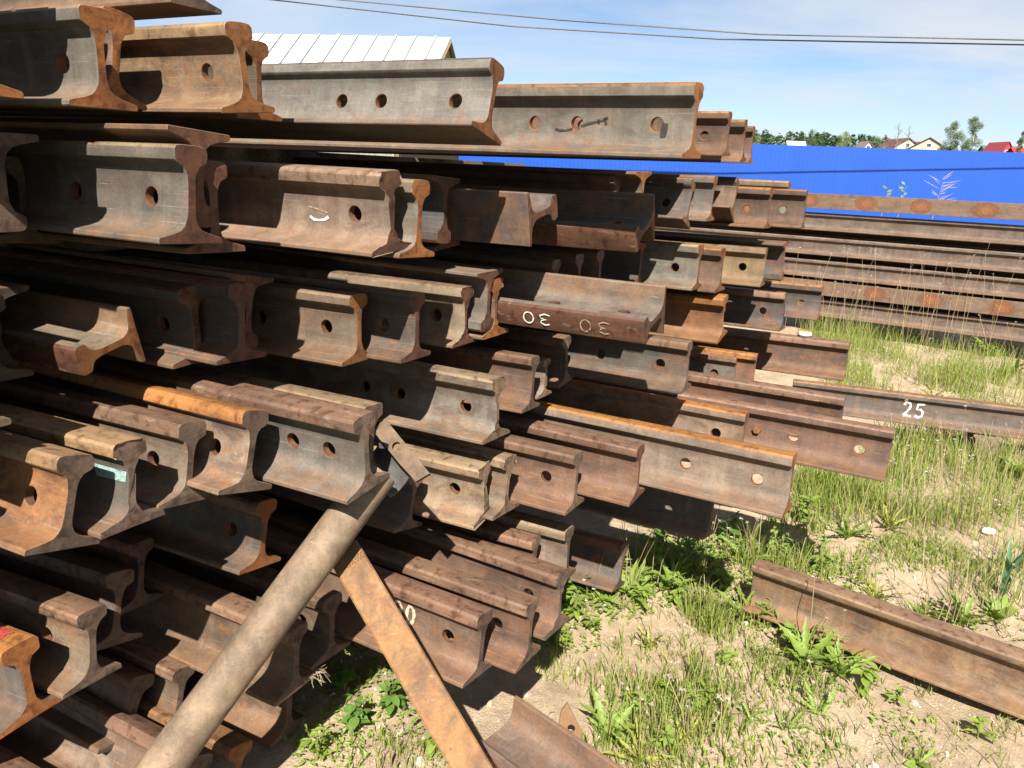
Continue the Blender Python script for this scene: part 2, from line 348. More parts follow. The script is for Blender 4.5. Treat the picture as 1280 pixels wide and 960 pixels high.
ROWS = [
('r0',0,-0.8,2.043,1.86,63.0,0.0,0.0,1.0,[]),
('r1a',1,-0.777,1.519,1.595,63.0,-0.0,-0.3,1.0,[0.097]),
('r1b',1,-0.834,1.663,1.618,63.03,0.12,10.1,0.991,[]),
('r1z',1,-0.855,1.276,1.596,63.0,-0.0,-0.0,1.0,[]),
('r2',1,-0.577,1.714,1.609,62.5,0.02,-4.9,0.995,[0.097]),
('r3',1,-0.625,1.942,1.606,63.61,0.19,-0.6,0.996,[]),
('r4',1,-0.086,1.939,1.592,62.82,-0.02,15.3,1.003,[0.447, 0.32, 0.097]),
('r5',1,0.432,2.055,1.563,62.02,0.02,-1.8,1.01,[0.447, 0.32, 0.097]),
('r6',1,0.847,3.365,1.607,63.45,-0.04,-2.2,0.996,[0.097]),
('r7',1,0.965,3.538,1.59,63.49,-0.5,-5.4,1.002,[]),
('r8',1,1.121,3.971,1.593,63.39,-0.35,-1.1,1.001,[]),
('r20a',2,-0.93,1.428,1.544,62.96,0.03,180.5,1.005,[]),
('r20b',2,-1.037,1.648,1.325,65.62,-0.15,4.0,0.999,[]),
('r21',2,-0.605,1.521,1.565,63.22,0.0,184.1,1.006,[]),
('r22',2,-0.599,1.441,1.361,62.76,-0.09,3.3,1.005,[0.32, 0.097]),
('r23',2,-0.6,1.553,1.334,63.56,-0.39,2.1,1.002,[]),
('r24',2,-0.278,1.759,1.327,62.03,0.28,-5.3,1.0,[0.097]),
('r25',2,-0.232,1.823,1.31,63.81,0.16,2.8,0.995,[]),
('r26',2,-0.199,2.164,1.491,62.58,-0.07,183.6,0.996,[]),
('r27',2,-0.198,2.235,1.294,64.29,-0.01,-3.0,0.99,[]),
('r28',2,0.027,2.124,1.388,62.65,-0.25,78.8,0.995,[]),
('r29',2,.41,2.40,1.397,63.2,-0.34,-110.7,1.01,[0.097]),
('r31',2,0.406,2.66,1.529,63.03,0.0,179.1,1.0,[]),
('r32',2,0.653,3.099,1.338,61.76,0.14,17.9,1.001,[0.097]),
('r33',2,0.764,3.166,1.351,62.66,-0.1,0.4,1.004,[]),
('r34',2,0.936,3.515,1.359,62.75,-0.21,29.7,1.004,[]),
('r35',2,1.111,3.55,1.31,62.77,-0.24,1.2,0.995,[0.097]),
('r36',2,1.313,3.673,1.31,62.53,-0.27,1.3,0.995,[0.097]),
('r37',2,1.4,4.184,1.339,62.98,-0.0,0.7,1.003,[]),
('r30',3,0.436,2.238,1.145,61.54,-0.12,-103.6,0.994,[0.32, 0.097]),
('r39',3,-1.077,1.574,1.238,63.0,0.0,180.0,1.0,[]),
('r39b',3,-1.045,1.506,1.058,63.0,-0.0,0.0,1.0,[]),
('r40',3,-.809,1.631,1.142,65.0,0.2,-102.9,.85,[]),
('r41',3,-0.724,1.738,1.058,63.56,-0.04,-2.6,1.0,[0.097]),
('r42',3,-0.634,1.856,1.247,61.75,0.09,189.5,1.008,[0.097]),
('r43',3,-0.619,1.722,1.069,62.45,-0.01,2.4,1.01,[]),
('r44',3,-0.384,1.882,1.038,63.12,-0.57,1.8,0.98,[0.097, 0.32]),
('r45',3,-0.247,1.926,1.04,63.58,-0.26,2.1,0.982,[0.097]),
('r46',3,-0.14,2.195,1.023,62.39,-0.26,1.0,0.963,[0.097]),
('r47a',3,-0.078,2.239,1.234,60.34,0.22,179.5,0.997,[]),
('r47b',3,-0.056,2.283,1.034,61.67,-0.12,-1.0,0.976,[]),
('r48',3,0.508,3.199,1.252,61.95,-0.02,185.4,1.011,[]),
('r49',3,0.616,3.558,1.04,63.36,0.1,12.1,0.98,[]),
('r50',3,0.739,3.176,1.075,62.78,0.07,1.1,1.015,[0.097]),
('r51',3,0.846,3.228,1.063,62.03,-0.29,0.8,1.004,[]),
('r52',3,1.126,3.559,1.05,63.75,-0.28,1.6,0.993,[0.097]),
('r53',3,1.242,3.657,1.245,60.82,-0.23,176.7,1.005,[]),
('r54',4,1.609,4.081,0.819,63.56,-0.3,1.6,1.006,[0.097]),
('r55',4,1.289,3.697,0.825,63.4,-0.23,2.7,1.015,[0.097]),
('r56',4,0.884,3.238,0.863,62.63,-0.34,-10.3,1.063,[]),
('r57',4,0.757,3.491,0.803,62.89,0.04,9.4,0.772,[]),
('r60',4,0.599,2.583,0.808,62.1,0.19,2.0,0.989,[0.097, 0.32]),
('r61',4,0.193,2.67,0.793,63.38,0.26,-5.1,0.961,[]),
('r62',4,0.062,2.297,0.802,64.08,0.05,5.3,0.978,[]),
('r63',4,0.109,2.433,0.808,59.21,-0.6,0.9,0.722,[]),
('r64',4,-0.037,2.019,0.801,62.65,-0.17,2.3,0.976,[0.097, 0.32, 0.447]),
('r70',4,-0.796,1.262,0.822,64.67,-0.1,15.2,1.001,[0.097]),
('r71',4,-0.727,1.377,0.816,65.45,-0.11,4.4,1.0,[]),
('r72',4,-0.68,1.518,0.803,66.54,0.7,9.5,0.995,[0.097]),
('r73',4,-0.564,1.543,0.824,63.33,0.35,14.4,1.009,[0.097]),
('r74',4,-0.303,1.576,0.826,63.48,0.22,-5.0,1.016,[0.2, 0.097]),
('r75',4,-0.324,1.703,0.807,63.54,0.01,3.9,0.987,[]),
('r65',5,1.05,3.55,0.545,63.83,-0.43,1.6,0.986,[0.097]),
('r66',5,1.132,3.527,0.56,63.87,-0.41,3.3,1.021,[]),
('r68',5,1.671,3.792,0.574,63.62,-0.49,0.6,1.05,[]),
('r77',5,-0.273,1.991,0.529,61.92,0.39,13.0,0.935,[]),
('r78',5,-0.056,2.042,0.55,63.21,-0.44,-7.0,0.995,[0.097]),
('r79',5,0.0,2.078,0.551,60.11,0.11,2.5,1.0,[]),
('r80',5,0.202,2.139,0.55,62.72,0.45,3.1,0.997,[0.097]),
('r81',5,0.4,2.223,0.552,61.63,0.28,0.6,1.003,[]),
('r82',5,0.841,2.156,0.56,61.73,0.32,5.6,1.02,[0.32, 0.097]),
('r83',5,0.829,2.617,0.551,62.37,0.44,3.4,0.999,[0.097]),
('r84',5,1.311,2.526,0.545,61.92,0.07,3.0,0.985,[0.447, 0.32, 0.097]),
('r85',5,1.29,2.89,0.551,62.96,0.04,-0.0,1.0,[]),
('r90',5,-0.903,1.71,0.426,66.45,-0.49,7.9,0.998,[]),
('r91',5,-0.9,1.572,0.409,66.3,-1.61,13.7,0.991,[]),
('r92',5,-0.6,1.718,0.544,65.32,0.4,10.7,0.979,[0.097]),
('r93',5,-0.868,1.424,0.417,65.51,-1.77,5.6,0.995,[0.136]),
('r94',5,-0.946,1.338,0.396,66.25,-1.61,-1.9,0.994,[]),
('r100',6,-0.488,1.601,0.282,62.95,0.58,3.8,1.002,[0.097]),
('r101',6,-0.438,1.753,0.275,63.01,-0.07,3.2,0.98,[0.097]),
('r103',6,-0.052,1.696,0.278,61.1,1.14,5.9,0.987,[0.097]),
('r104',6,0.073,1.77,0.276,61.51,0.66,3.7,0.98,[0.097]),
('r105',6,0.156,1.913,0.28,60.44,0.99,3.7,0.997,[0.097]),
('r106',6,0.091,2.124,0.278,63.89,0.01,3.5,0.988,[]),
('r107',6,0.197,2.193,0.279,63.58,0.01,2.6,0.993,[]),
('r109',6,0.726,2.537,0.282,62.8,-0.01,12.5,0.997,[]),
('r95',6,-0.893,1.553,0.14,62.88,-0.01,23.8,0.986,[]),
('r96',6,-0.796,1.617,0.135,62.99,-0.0,13.2,0.987,[]),
('r102',7,-0.563,1.778,0.011,63.87,0.01,2.7,0.979,[]),
('r108',7,0.435,2.614,0.016,63.21,0.01,12.8,0.993,[]),
('r97',7,-0.693,1.376,0.068,62.6,-0.05,28.0,0.99,[]),
('r98',7,-0.982,1.339,0.02,63.76,0.06,18.5,0.951,[]),
('r99',7,-0.624,1.499,0.014,63.19,0.01,15.4,0.979,[]),
]
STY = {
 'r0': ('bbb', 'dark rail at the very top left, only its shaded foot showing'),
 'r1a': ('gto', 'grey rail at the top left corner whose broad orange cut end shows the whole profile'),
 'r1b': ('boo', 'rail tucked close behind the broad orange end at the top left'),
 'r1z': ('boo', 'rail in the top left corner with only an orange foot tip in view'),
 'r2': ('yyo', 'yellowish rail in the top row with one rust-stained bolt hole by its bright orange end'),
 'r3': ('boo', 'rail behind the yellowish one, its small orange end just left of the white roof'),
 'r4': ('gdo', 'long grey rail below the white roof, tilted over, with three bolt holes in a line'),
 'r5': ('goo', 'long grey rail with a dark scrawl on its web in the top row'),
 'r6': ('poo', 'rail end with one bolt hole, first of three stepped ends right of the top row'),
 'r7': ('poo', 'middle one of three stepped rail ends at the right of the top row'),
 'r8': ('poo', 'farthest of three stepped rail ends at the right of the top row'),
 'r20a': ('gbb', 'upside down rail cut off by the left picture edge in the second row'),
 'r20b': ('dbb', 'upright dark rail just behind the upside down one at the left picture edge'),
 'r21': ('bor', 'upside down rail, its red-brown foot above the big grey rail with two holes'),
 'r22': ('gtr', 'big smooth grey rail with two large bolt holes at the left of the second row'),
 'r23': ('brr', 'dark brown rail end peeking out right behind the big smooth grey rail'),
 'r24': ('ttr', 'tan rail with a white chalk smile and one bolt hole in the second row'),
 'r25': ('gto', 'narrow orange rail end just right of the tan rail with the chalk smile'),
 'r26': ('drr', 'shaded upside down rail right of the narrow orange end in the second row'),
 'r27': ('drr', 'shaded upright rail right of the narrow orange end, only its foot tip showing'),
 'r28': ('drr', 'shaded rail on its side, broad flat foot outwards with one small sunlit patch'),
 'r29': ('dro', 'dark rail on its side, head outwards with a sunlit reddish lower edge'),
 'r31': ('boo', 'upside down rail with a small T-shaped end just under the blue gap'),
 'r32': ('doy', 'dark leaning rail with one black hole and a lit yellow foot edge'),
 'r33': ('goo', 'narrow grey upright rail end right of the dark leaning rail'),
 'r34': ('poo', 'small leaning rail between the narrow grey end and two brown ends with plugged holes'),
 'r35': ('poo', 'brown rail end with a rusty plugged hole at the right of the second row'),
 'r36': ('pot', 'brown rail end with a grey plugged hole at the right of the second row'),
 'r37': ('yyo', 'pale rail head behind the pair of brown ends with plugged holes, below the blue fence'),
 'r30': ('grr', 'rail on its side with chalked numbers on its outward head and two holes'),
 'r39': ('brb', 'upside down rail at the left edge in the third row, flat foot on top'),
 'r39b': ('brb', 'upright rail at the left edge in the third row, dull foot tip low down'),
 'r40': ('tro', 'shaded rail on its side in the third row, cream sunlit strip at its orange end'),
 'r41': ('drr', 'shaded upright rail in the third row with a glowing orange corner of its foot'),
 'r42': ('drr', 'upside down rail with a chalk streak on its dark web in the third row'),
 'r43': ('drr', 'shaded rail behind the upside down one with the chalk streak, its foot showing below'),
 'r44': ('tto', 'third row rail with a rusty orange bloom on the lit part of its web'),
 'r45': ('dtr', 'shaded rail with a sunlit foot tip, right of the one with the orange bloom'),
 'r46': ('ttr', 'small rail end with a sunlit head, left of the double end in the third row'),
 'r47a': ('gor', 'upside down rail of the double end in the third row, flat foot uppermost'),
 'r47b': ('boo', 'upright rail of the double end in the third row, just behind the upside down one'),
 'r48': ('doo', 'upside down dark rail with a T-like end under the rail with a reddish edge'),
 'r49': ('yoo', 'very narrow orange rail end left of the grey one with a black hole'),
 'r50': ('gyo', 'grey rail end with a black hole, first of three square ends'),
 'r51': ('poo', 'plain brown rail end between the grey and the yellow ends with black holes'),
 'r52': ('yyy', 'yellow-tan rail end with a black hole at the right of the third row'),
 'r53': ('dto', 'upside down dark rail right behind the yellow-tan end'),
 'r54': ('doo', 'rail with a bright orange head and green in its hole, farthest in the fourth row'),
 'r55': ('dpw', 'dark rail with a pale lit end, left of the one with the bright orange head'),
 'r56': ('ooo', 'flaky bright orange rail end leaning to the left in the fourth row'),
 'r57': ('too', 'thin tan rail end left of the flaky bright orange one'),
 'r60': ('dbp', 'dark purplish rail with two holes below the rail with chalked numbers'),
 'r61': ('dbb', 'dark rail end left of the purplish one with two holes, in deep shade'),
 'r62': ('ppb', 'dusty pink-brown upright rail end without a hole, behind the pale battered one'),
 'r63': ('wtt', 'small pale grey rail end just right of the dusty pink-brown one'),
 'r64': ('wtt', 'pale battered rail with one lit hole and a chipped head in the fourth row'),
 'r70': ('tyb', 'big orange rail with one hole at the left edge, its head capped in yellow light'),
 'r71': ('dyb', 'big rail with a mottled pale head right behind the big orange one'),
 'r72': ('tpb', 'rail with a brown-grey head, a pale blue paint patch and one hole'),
 'r73': ('tob', 'rail with a long bright orange head in the fourth row above the pipe prop'),
 'r74': ('gpb', 'rail with two holes and a bluish grey web whose foot overhangs the pipe'),
 'r75': ('ptp', 'rail head just behind the bluish grey rail over the pipe'),
 'r65': ('gpo', 'small rail end with a black hole, one of two joined ends in the fifth row'),
 'r66': ('poo', 'plain pinkish rail end, one of two joined ends in the fifth row'),
 'r68': ('ppo', 'long purplish rail on which the small pale round cap lies'),
 'r77': ('dbb', 'shaded rail with a narrow end under the tilted joint bar'),
 'r78': ('ttt', 'tan rail with one hole and a wide pinkish foot, right of the tilted joint bar'),
 'r79': ('ttt', 'chipped narrow tan rail end between two brown rails with a hole each'),
 'r80': ('ppb', 'pinkish brown rail with one hole and flaking head, middle of the fifth row'),
 'r81': ('ppr', 'pinkish brown rail without a hole in front of the very long grey one'),
 'r82': ('too', 'very long grey rail with an orange head and two holes jutting out over the weeds'),
 'r83': ('too', 'short stretch of rail with an orange head behind the very long grey one'),
 'r84': ('ppo', 'purplish rail jutting out farthest right, with two see-through holes and a bolt'),
 'r85': ('ppb', 'pinkish rail head running behind the purplish rail that juts out farthest'),
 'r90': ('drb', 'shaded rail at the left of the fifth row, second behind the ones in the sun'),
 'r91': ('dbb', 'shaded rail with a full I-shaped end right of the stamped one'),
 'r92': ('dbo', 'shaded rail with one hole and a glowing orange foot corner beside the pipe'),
 'r93': ('tpb', 'sunlit rail with a small stamped mark under its head at lower left'),
 'r94': ('doo', 'orange rail end with red paint on its head at the lower left edge'),
 'r95': ('brb', 'little rounded rail head at lower left, left one of two in the dark gap'),
 'r96': ('bpb', 'little square rail head at lower left, right one of two in the dark gap'),
 'r97': ('tpb', 'long pinkish rail head passing under the foot of the pipe at the bottom left'),
 'r98': ('tpb', 'rail in the bottom left corner, only a lit piece of its head in view'),
 'r99': ('goo', 'small orange rail head right of the pipe near the bottom edge'),
 'r100': ('bpb', 'brown rail half hidden by the pipe, with dry grass caught on its foot'),
 'r101': ('bpb', 'brown rail between the pipe and the rusty leaning bar'),
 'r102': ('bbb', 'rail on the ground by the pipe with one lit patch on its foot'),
 'r103': ('ppb', 'brown rail painted with a cream number right of the leaning bar'),
 'r104': ('ppb', 'brown rail just behind the one with the cream number in the lowest row'),
 'r105': ('ppb', 'brown rail at the right end of the lowest row, overlooking the weeds'),
 'r106': ('ppt', 'short lit rail head in the gap above the right end of the lowest row'),
 'r107': ('ttb', 'tan rail end behind the lowest row, left of the dark hollow full of weeds'),
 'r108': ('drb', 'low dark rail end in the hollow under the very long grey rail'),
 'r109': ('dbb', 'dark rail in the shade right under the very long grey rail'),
}
END['p'] = END['b']; END['w'] = END['t']; SIDE['r'] = SIDE['b']; HEAD['r'] = (.21, .095, .055); HEAD['w'] = HEAD['t']
RUST = dict(r2=.7, r4=.12, r5=.1, r1a=.2, r22=.05, r24=.25, r44=.5, r52=.45, r56=1., r70=1., r82=.35, r36=.4, r35=.4, r74=.45, r71=.3, r28=.1, r29=.2)
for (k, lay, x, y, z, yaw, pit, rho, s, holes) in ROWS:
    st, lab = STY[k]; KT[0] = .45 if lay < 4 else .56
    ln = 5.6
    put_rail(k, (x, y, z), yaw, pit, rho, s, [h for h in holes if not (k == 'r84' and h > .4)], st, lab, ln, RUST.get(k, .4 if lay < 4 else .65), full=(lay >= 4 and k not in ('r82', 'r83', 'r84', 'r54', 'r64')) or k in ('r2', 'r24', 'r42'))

for i, (u_, v_, z_, lab) in enumerate([(1.33, .66, 1.06, 'third row rail just outside the left picture edge'), (1.36, .49, 1.06, 'outermost third row rail outside the left picture edge'), (1.45, .61, .81, 'fourth row rail just outside the left picture edge'),
        (1.55, .58, .42, 'fifth row rail just outside the left picture edge'), (1.40, .62, 1.33, 'second row rail just outside the left picture edge'), (1.6, .60, .02, 'lowest rail just outside the left picture edge'),
        (1.40, .79, 1.86, 'topmost rail above the top left picture corner'),
        (.86, 2.28, 1.572, 'first rail hidden right behind the long grey rail with the dark scrawl'), (.86, 2.47, 1.580, 'second rail hidden behind the long grey rail with the dark scrawl'), (.80, 2.68, 1.590, 'third rail hidden behind the long grey rail with the dark scrawl'),
        (.81, 2.88, 1.605, 'fourth rail hidden behind the long grey rail with the dark scrawl'), (.86, 3.08, 1.605, 'fifth rail hidden behind the long grey rail with the dark scrawl'),
        (.92, 2.52, 1.34, 'dark rail hidden behind the one with the sunlit reddish lower edge'), (.90, 2.70, 1.34, 'second dark rail hidden behind the one with the sunlit reddish lower edge'), (.98, 2.93, 1.34, 'dark rail in front of the dark leaning one in the second row'),
        (1.05, 2.35, 1.065, 'first of three small brown rail ends in the dark gap above the chalked rail'), (1.05, 2.55, 1.065, 'second of three small brown rail ends in the dark gap above the chalked rail'), (1.05, 2.75, 1.065, 'third of three small brown rail ends in the dark gap above the chalked rail')]):
    Dd, Vv, _ = rail_frame(63, 0, 0); q = Dd*u_+Vv*v_
    put_rail('x%d' % i, (q.x, q.y, z_), 63, 0, 0, 1.0, [.097], 'bbb', lab, 5.6, .5)

RO['r56']['side_tint'] = [.15, .072, .03]; RO['r99']['head_tint'] = [.16, .085, .04]
RO['r70']['side_tint'] = [0.190, 0.095, 0.040]
KT[0] = .52
# painted digits as thin strokes
STROKE = {'0': [[(.5+.42*math.cos(t*math.pi/8+.3), .5+.5*math.sin(t*math.pi/8+.3)) for t in range(17)]],
 '2': [[(.05, .78), (.12, .9), (.25, .98), (.45, 1.0), (.62, .96), (.74, .86), (.76, .72), (.68, .55), (.5, .36), (.28, .18), (.08, .04)], [(.08, .04), (.3, .07), (.6, .05), (.95, .02)]],
 '3': [[(.05, .9), (.4, 1.0), (.8, .82), (.7, .6), (.3, .52), (.75, .42), (.85, .18), (.45, 0), (.0, .1)]],
 '5': [[(.95, 1.0), (.2, .93), (.15, .55), (.55, .6), (.85, .4), (.8, .12), (.4, .0), (.0, .1)]],
 '9': [[(.85, .75), (.6, 1.0), (.2, .95), (.05, .7), (.25, .5), (.65, .55), (.85, .75), (.75, .3), (.4, .0)]],
 '1': [[(.3, .75), (.55, 1.0), (.5, .0)]]}
def strokes_mesh(lines, wid, O, X, Y, N):
    v = []; f = []
    for ln in lines:
        P = [Vector(O)+Vector(X)*a+Vector(Y)*b+Vector(N)*0.0012 for a, b in ln]
        for i, p in enumerate(P):
            t = (P[min(i+1, len(P)-1)]-P[max(0, i-1)]).normalized(); q = t.cross(Vector(N))*wid/2*(1.0+.25*math.sin(i*2.1))
            v += [p-q, p+q]
            if i: b = len(v); f.append((b-4, b-3, b-1, b-2))
    return v, f
def web_x(z):
    z *= 1000
    for (x0, z0), (x1, z1) in zip(HALF[4:], HALF[5:14]):
        if z0 <= z <= z1: return (x0+(x1-x0)*(z-z0)/(z1-z0))/1000
    return .0095
def paint_number(parent, text, O, X, Y, N, hgt, wid, mat, pitch=.85, name='paint_digit', aspect=.55):
    for i, ch in enumerate(text):
        if ch == ' ': continue
        lines = [[((a*aspect+i*pitch)*hgt, b*hgt) for a, b in st] for st in STROKE[ch]]
        v, f = strokes_mesh(lines, wid, O, X, Y, N)
        if N == (-1, 0, 0): v = [(-web_x(p[2])-.0013, p[1], p[2]) for p in v]      # follow the curve of web and fillet
        mesh_obj(name, v, f, mat, None, parent)
WEBX = -0.0095
s0 = RO['r30']
paint_number(s0, '30', (.016, .285, .1798), (0, 1, 0), (-1, 0, 0), (0, 0, 1), .034, .0038, M_WHITE, 1.5, aspect=1.15)
paint_number(s0, '30', (.016, .10, .1798), (0, 1, 0), (-1, 0, 0), (0, 0, 1), .036, .0036, M_FAINT, 1.5, aspect=1.05)
def local_on(o, px, py, xl):
    Mi = o.matrix_world.inverted(); a = Mi @ CP; d = Mi.to_3x3() @ ray(px, py); t = (xl-a.x)/d.x; return a+d*t
def web_strokes(o, name, lines, wid, mat):
    ls = [[(lambda q: (q.y, q.z))(local_on(o, px, py, WEBX)) for px, py in ln] for ln in lines]
    v, f = strokes_mesh([[(-a, b) for a, b in ln] for ln in ls], wid, (WEBX, 0, 0), (0, -1, 0), (0, 0, 1), (-1, 0, 0))
    mesh_obj(name, v, f, mat, None, o)
bpy.context.view_layer.update()
l9 = local_on(RO['r103'], 492, 771, WEBX)
paint_number(RO['r103'], '90', (WEBX, l9.y, l9.z), (0, -1, 0), (0, 0, 1), (-1, 0, 0), .050, .009, M_CREAM, .80, aspect=.55)
web_strokes(RO['r24'], 'chalk_mark', [[(388, 270), (393, 274), (399, 275), (406, 274.5), (411, 271)]], .006, M_WHITE)
web_strokes(RO['r24'], 'chalk_mark', [[(386, 258), (394, 260), (402, 263), (410, 266)]], .003, M_FAINT)
web_strokes(RO['r42'], 'chalk_mark', [[(290, 362), (290, 375), (288, 391)]], .004, M_FAINT)
def patch(parent, name, pts, mat):
    return mesh_obj(name, pts, [tuple(range(len(pts)))], mat, None, parent)
patch(RO['r94'], 'red_paint_patch', [(-.028, .045, .1796), (.016, .04, .1810), (.020, .085, .1810), (-.002, .10, .1812), (-.028, .09, .1796)], M_RED)
q_ = [local_on(RO['r71'], px, py, WEBX-.001) for px, py in ((118, 575), (158, 589), (157, 603), (120, 594))]
patch(RO['r71'], 'pale_blue_paint_patch', [(WEBX-.001, a.y, a.z) for a in q_], M_CYAN)
v, f = strokes_mesh([[(0, 0), (.3, .25), (.8, .3), (1, .6), (.6, .8)], [(1.2, .1), (1.5, .7), (1.1, .75), (1.5, .2)]], .0022, (-.0375, .085, .148), (0, -.012, 0), (0, 0, .012), (-1, 0, 0))
M_STAMP = noisy_mat('stamped_mark_grime', (.02, .017, .014), (.04, .03, .025), 80)
mesh_obj('stamped_mark', v, f, M_STAMP, None, RO['r93'])
web_strokes(RO['r5'], 'oil_scrawl', [[(694, 161), (700, 163), (708, 163), (716, 161)], [(726, 158), (738, 154), (748, 152), (755, 150), (760, 147)], [(748, 149), (749, 155)], [(756, 147), (758, 156)]], .006, M_STAMP)
web_strokes(RO['r5'], 'oil_scrawl', [[(832, 154), (830, 163), (828, 175)]], .016, M_STAMP)
# bolts
def hexbolt(parent, y, z, mat=M_BOLT, r=.017, proud=.016, name='bolt'):
    b = MB(); b.v = []
    P = []
    for k in range(6): P.append((0, y+r*math.cos(k*math.pi/3), z+r*math.sin(k*math.pi/3)))
    Q = [(-proud, y+(p[1]-y)*.92, z+(p[2]-z)*.92) for p in P]
    x0 = WEBX+.001
    b.add([(x0, p[1], p[2]) for p in P]+[(x0+q[0], q[1], q[2]) for q in Q], [(i, (i+1) % 6, 6+(i+1) % 6, 6+i) for i in range(6)]+[tuple(range(6, 12))])
    return b.build(name, mat, parent)
hexbolt(RO['r84'], .447, .085)
M_PLUG = noisy_mat('grey_plug', (.09, .08, .07), (.16, .14, .115), 90)
def plug(parent, y, z, mat, r=.0165):
    b = MB(); n = 14
    b.add([(-.006, y+r*math.cos(2*math.pi*k/n), z+r*math.sin(2*math.pi*k/n)) for k in range(n)]+[(.006, y+r*math.cos(2*math.pi*k/n), z+r*math.sin(2*math.pi*k/n)) for k in range(n)],
          [(k, (k+1) % n, n+(k+1) % n, n+k) for k in range(n)]+[tuple(range(n))])
    return b.build('hole_plug', mat, parent)
plug(RO['r35'], .097, .08, M_BOLT); plug(RO['r36'], .097, .08, M_PLUG); 
# dry straw caught on a foot
rs = random.Random(5)
for k, base, n in (('r100', (.07, .0, .012), 22),):
    b = MB()
    for i in range(n):
        p = Vector(base)+Vector((rs.uniform(-.02, .01), rs.uniform(0, .02), 0)); a = rs.uniform(0, 6.3)
        b.tube([p, p+Vector((.012*math.cos(a), -.01-.012*abs(math.sin(a)), .004)), p+Vector((.03*math.cos(a), -.012-.03*abs(math.sin(a)), rs.uniform(-.022, .010)))], .00035, 3)
    b.build('straw_tuft', noisy_mat('dry_straw', (.25, .2, .13), (.4, .34, .24), 30, bmp=0), RO[k])
# crosswise timbers between the layers, deep in the shade
for i, zz in enumerate((1.522, 1.245, 1.0, .735, .463, .20)):
    b = MB(); Dd, Vv, _ = rail_frame(63, 0, 0)
    M = Matrix((Vv, Dd, Vector((0, 0, 1)))).transposed()
    c = Dd*2.35+Vv*2.6; b.box((c.x, c.y, zz+.0), (3.9, .12, .06), M)
    tag(b.build('spacer_beam', M_TIMBER), 'shaded spacer beam lying across the rails deep in the %s gap between the rows' % ('topmost', 'second', 'third', 'fourth', 'fifth', 'lowest')[i], 'spacer beam', 'spacer beams between the rows')

# small round cap lying on a rail
Dd, Vr, Wr = rail_frame(63.6, -.5, .6)
pc = RO['r68'].matrix_world @ Vector((0, .215, .1895))
b = MB(); n = 20; prof = [(.0, -.003), (.031, -.003), (.034, .0), (.034, .008), (.0345, .012), (.034, .019), (.030, .022), (.0, .022)]
vv = []
for r_, h_ in prof:
    for k in range(n): vv.append((pc.x+r_*math.cos(2*math.pi*k/n), pc.y+r_*math.sin(2*math.pi*k/n), pc.z+h_))
b.add(vv, [(j*n+k, j*n+(k+1) % n, (j+1)*n+(k+1) % n, (j+1)*n+k) for j in range(len(prof)-1) for k in range(n)])
b.m = [1 if j >= 5 else (2 if j in (2,) else 0) for j in range(len(prof)-1) for k in range(n)]
M_CAPW = noisy_mat('cap_pale', (.5, .46, .4), (.68, .65, .6), 60); M_CAPT = noisy_mat('cap_top', (.3, .19, .1), (.55, .42, .3), 50); M_CAPD = noisy_mat('cap_seam', (.05, .04, .03), (.1, .08, .06), 60)
tag(b.build('round_cap', [M_CAPW, M_CAPT, M_CAPD], None, 40), 'small pale round cap with a brown top lying on the long purplish rail', 'cap')

# ------------------------------------------------------------------ props: pipe, rusty angle bar, joint bar, plate
def pipe():
    a = at_depth(474, 590, 1.80); c = at_depth(204, 957, 1.56)
    d = (c-a).normalized(); e = a+d*((a.z)/-d.z)*1.0
    n = 28; ax = d.cross(Vector((0, 0, 1))).normalized(); ay = d.cross(ax); L_ = (e-a).length
    vv = []; ff = []; st = [0, .003]+[.003+i*(L_-.003)/14 for i in range(1, 15)]
    for i, t in enumerate(st):
        r = .0445 if i else .0435
        for k in range(n): vv.append(a+d*t+(ax*math.cos(2*math.pi*k/n)+ay*math.sin(2*math.pi*k/n))*r)
    for i in range(len(st)-1):
        for k in range(n): ff.append((i*n+k, i*n+(k+1) % n, (i+1)*n+(k+1) % n, (i+1)*n+k))
    b0 = len(vv)
    for t in (0, .12):
        for k in range(n): vv.append(a+d*t+(ax*math.cos(2*math.pi*k/n)+ay*math.sin(2*math.pi*k/n))*.039)
    for k in range(n): ff.append((b0+k, b0+n+k, b0+n+(k+1) % n, b0+(k+1) % n)); ff.append((k, b0+k, b0+(k+1) % n, (k+1) % n))
    ff.append(tuple(b0+n+k for k in range(n)))
    o = mesh_obj('steel_pipe', vv, ff, M_SIDE, None, None, 40); o['side_tint'] = [.175, .128, .085]; o['rust'] = [.12]*3
    tag(o, 'thick dusty brown steel pipe leaning against the stack at the lower left', 'pipe')
pipe()
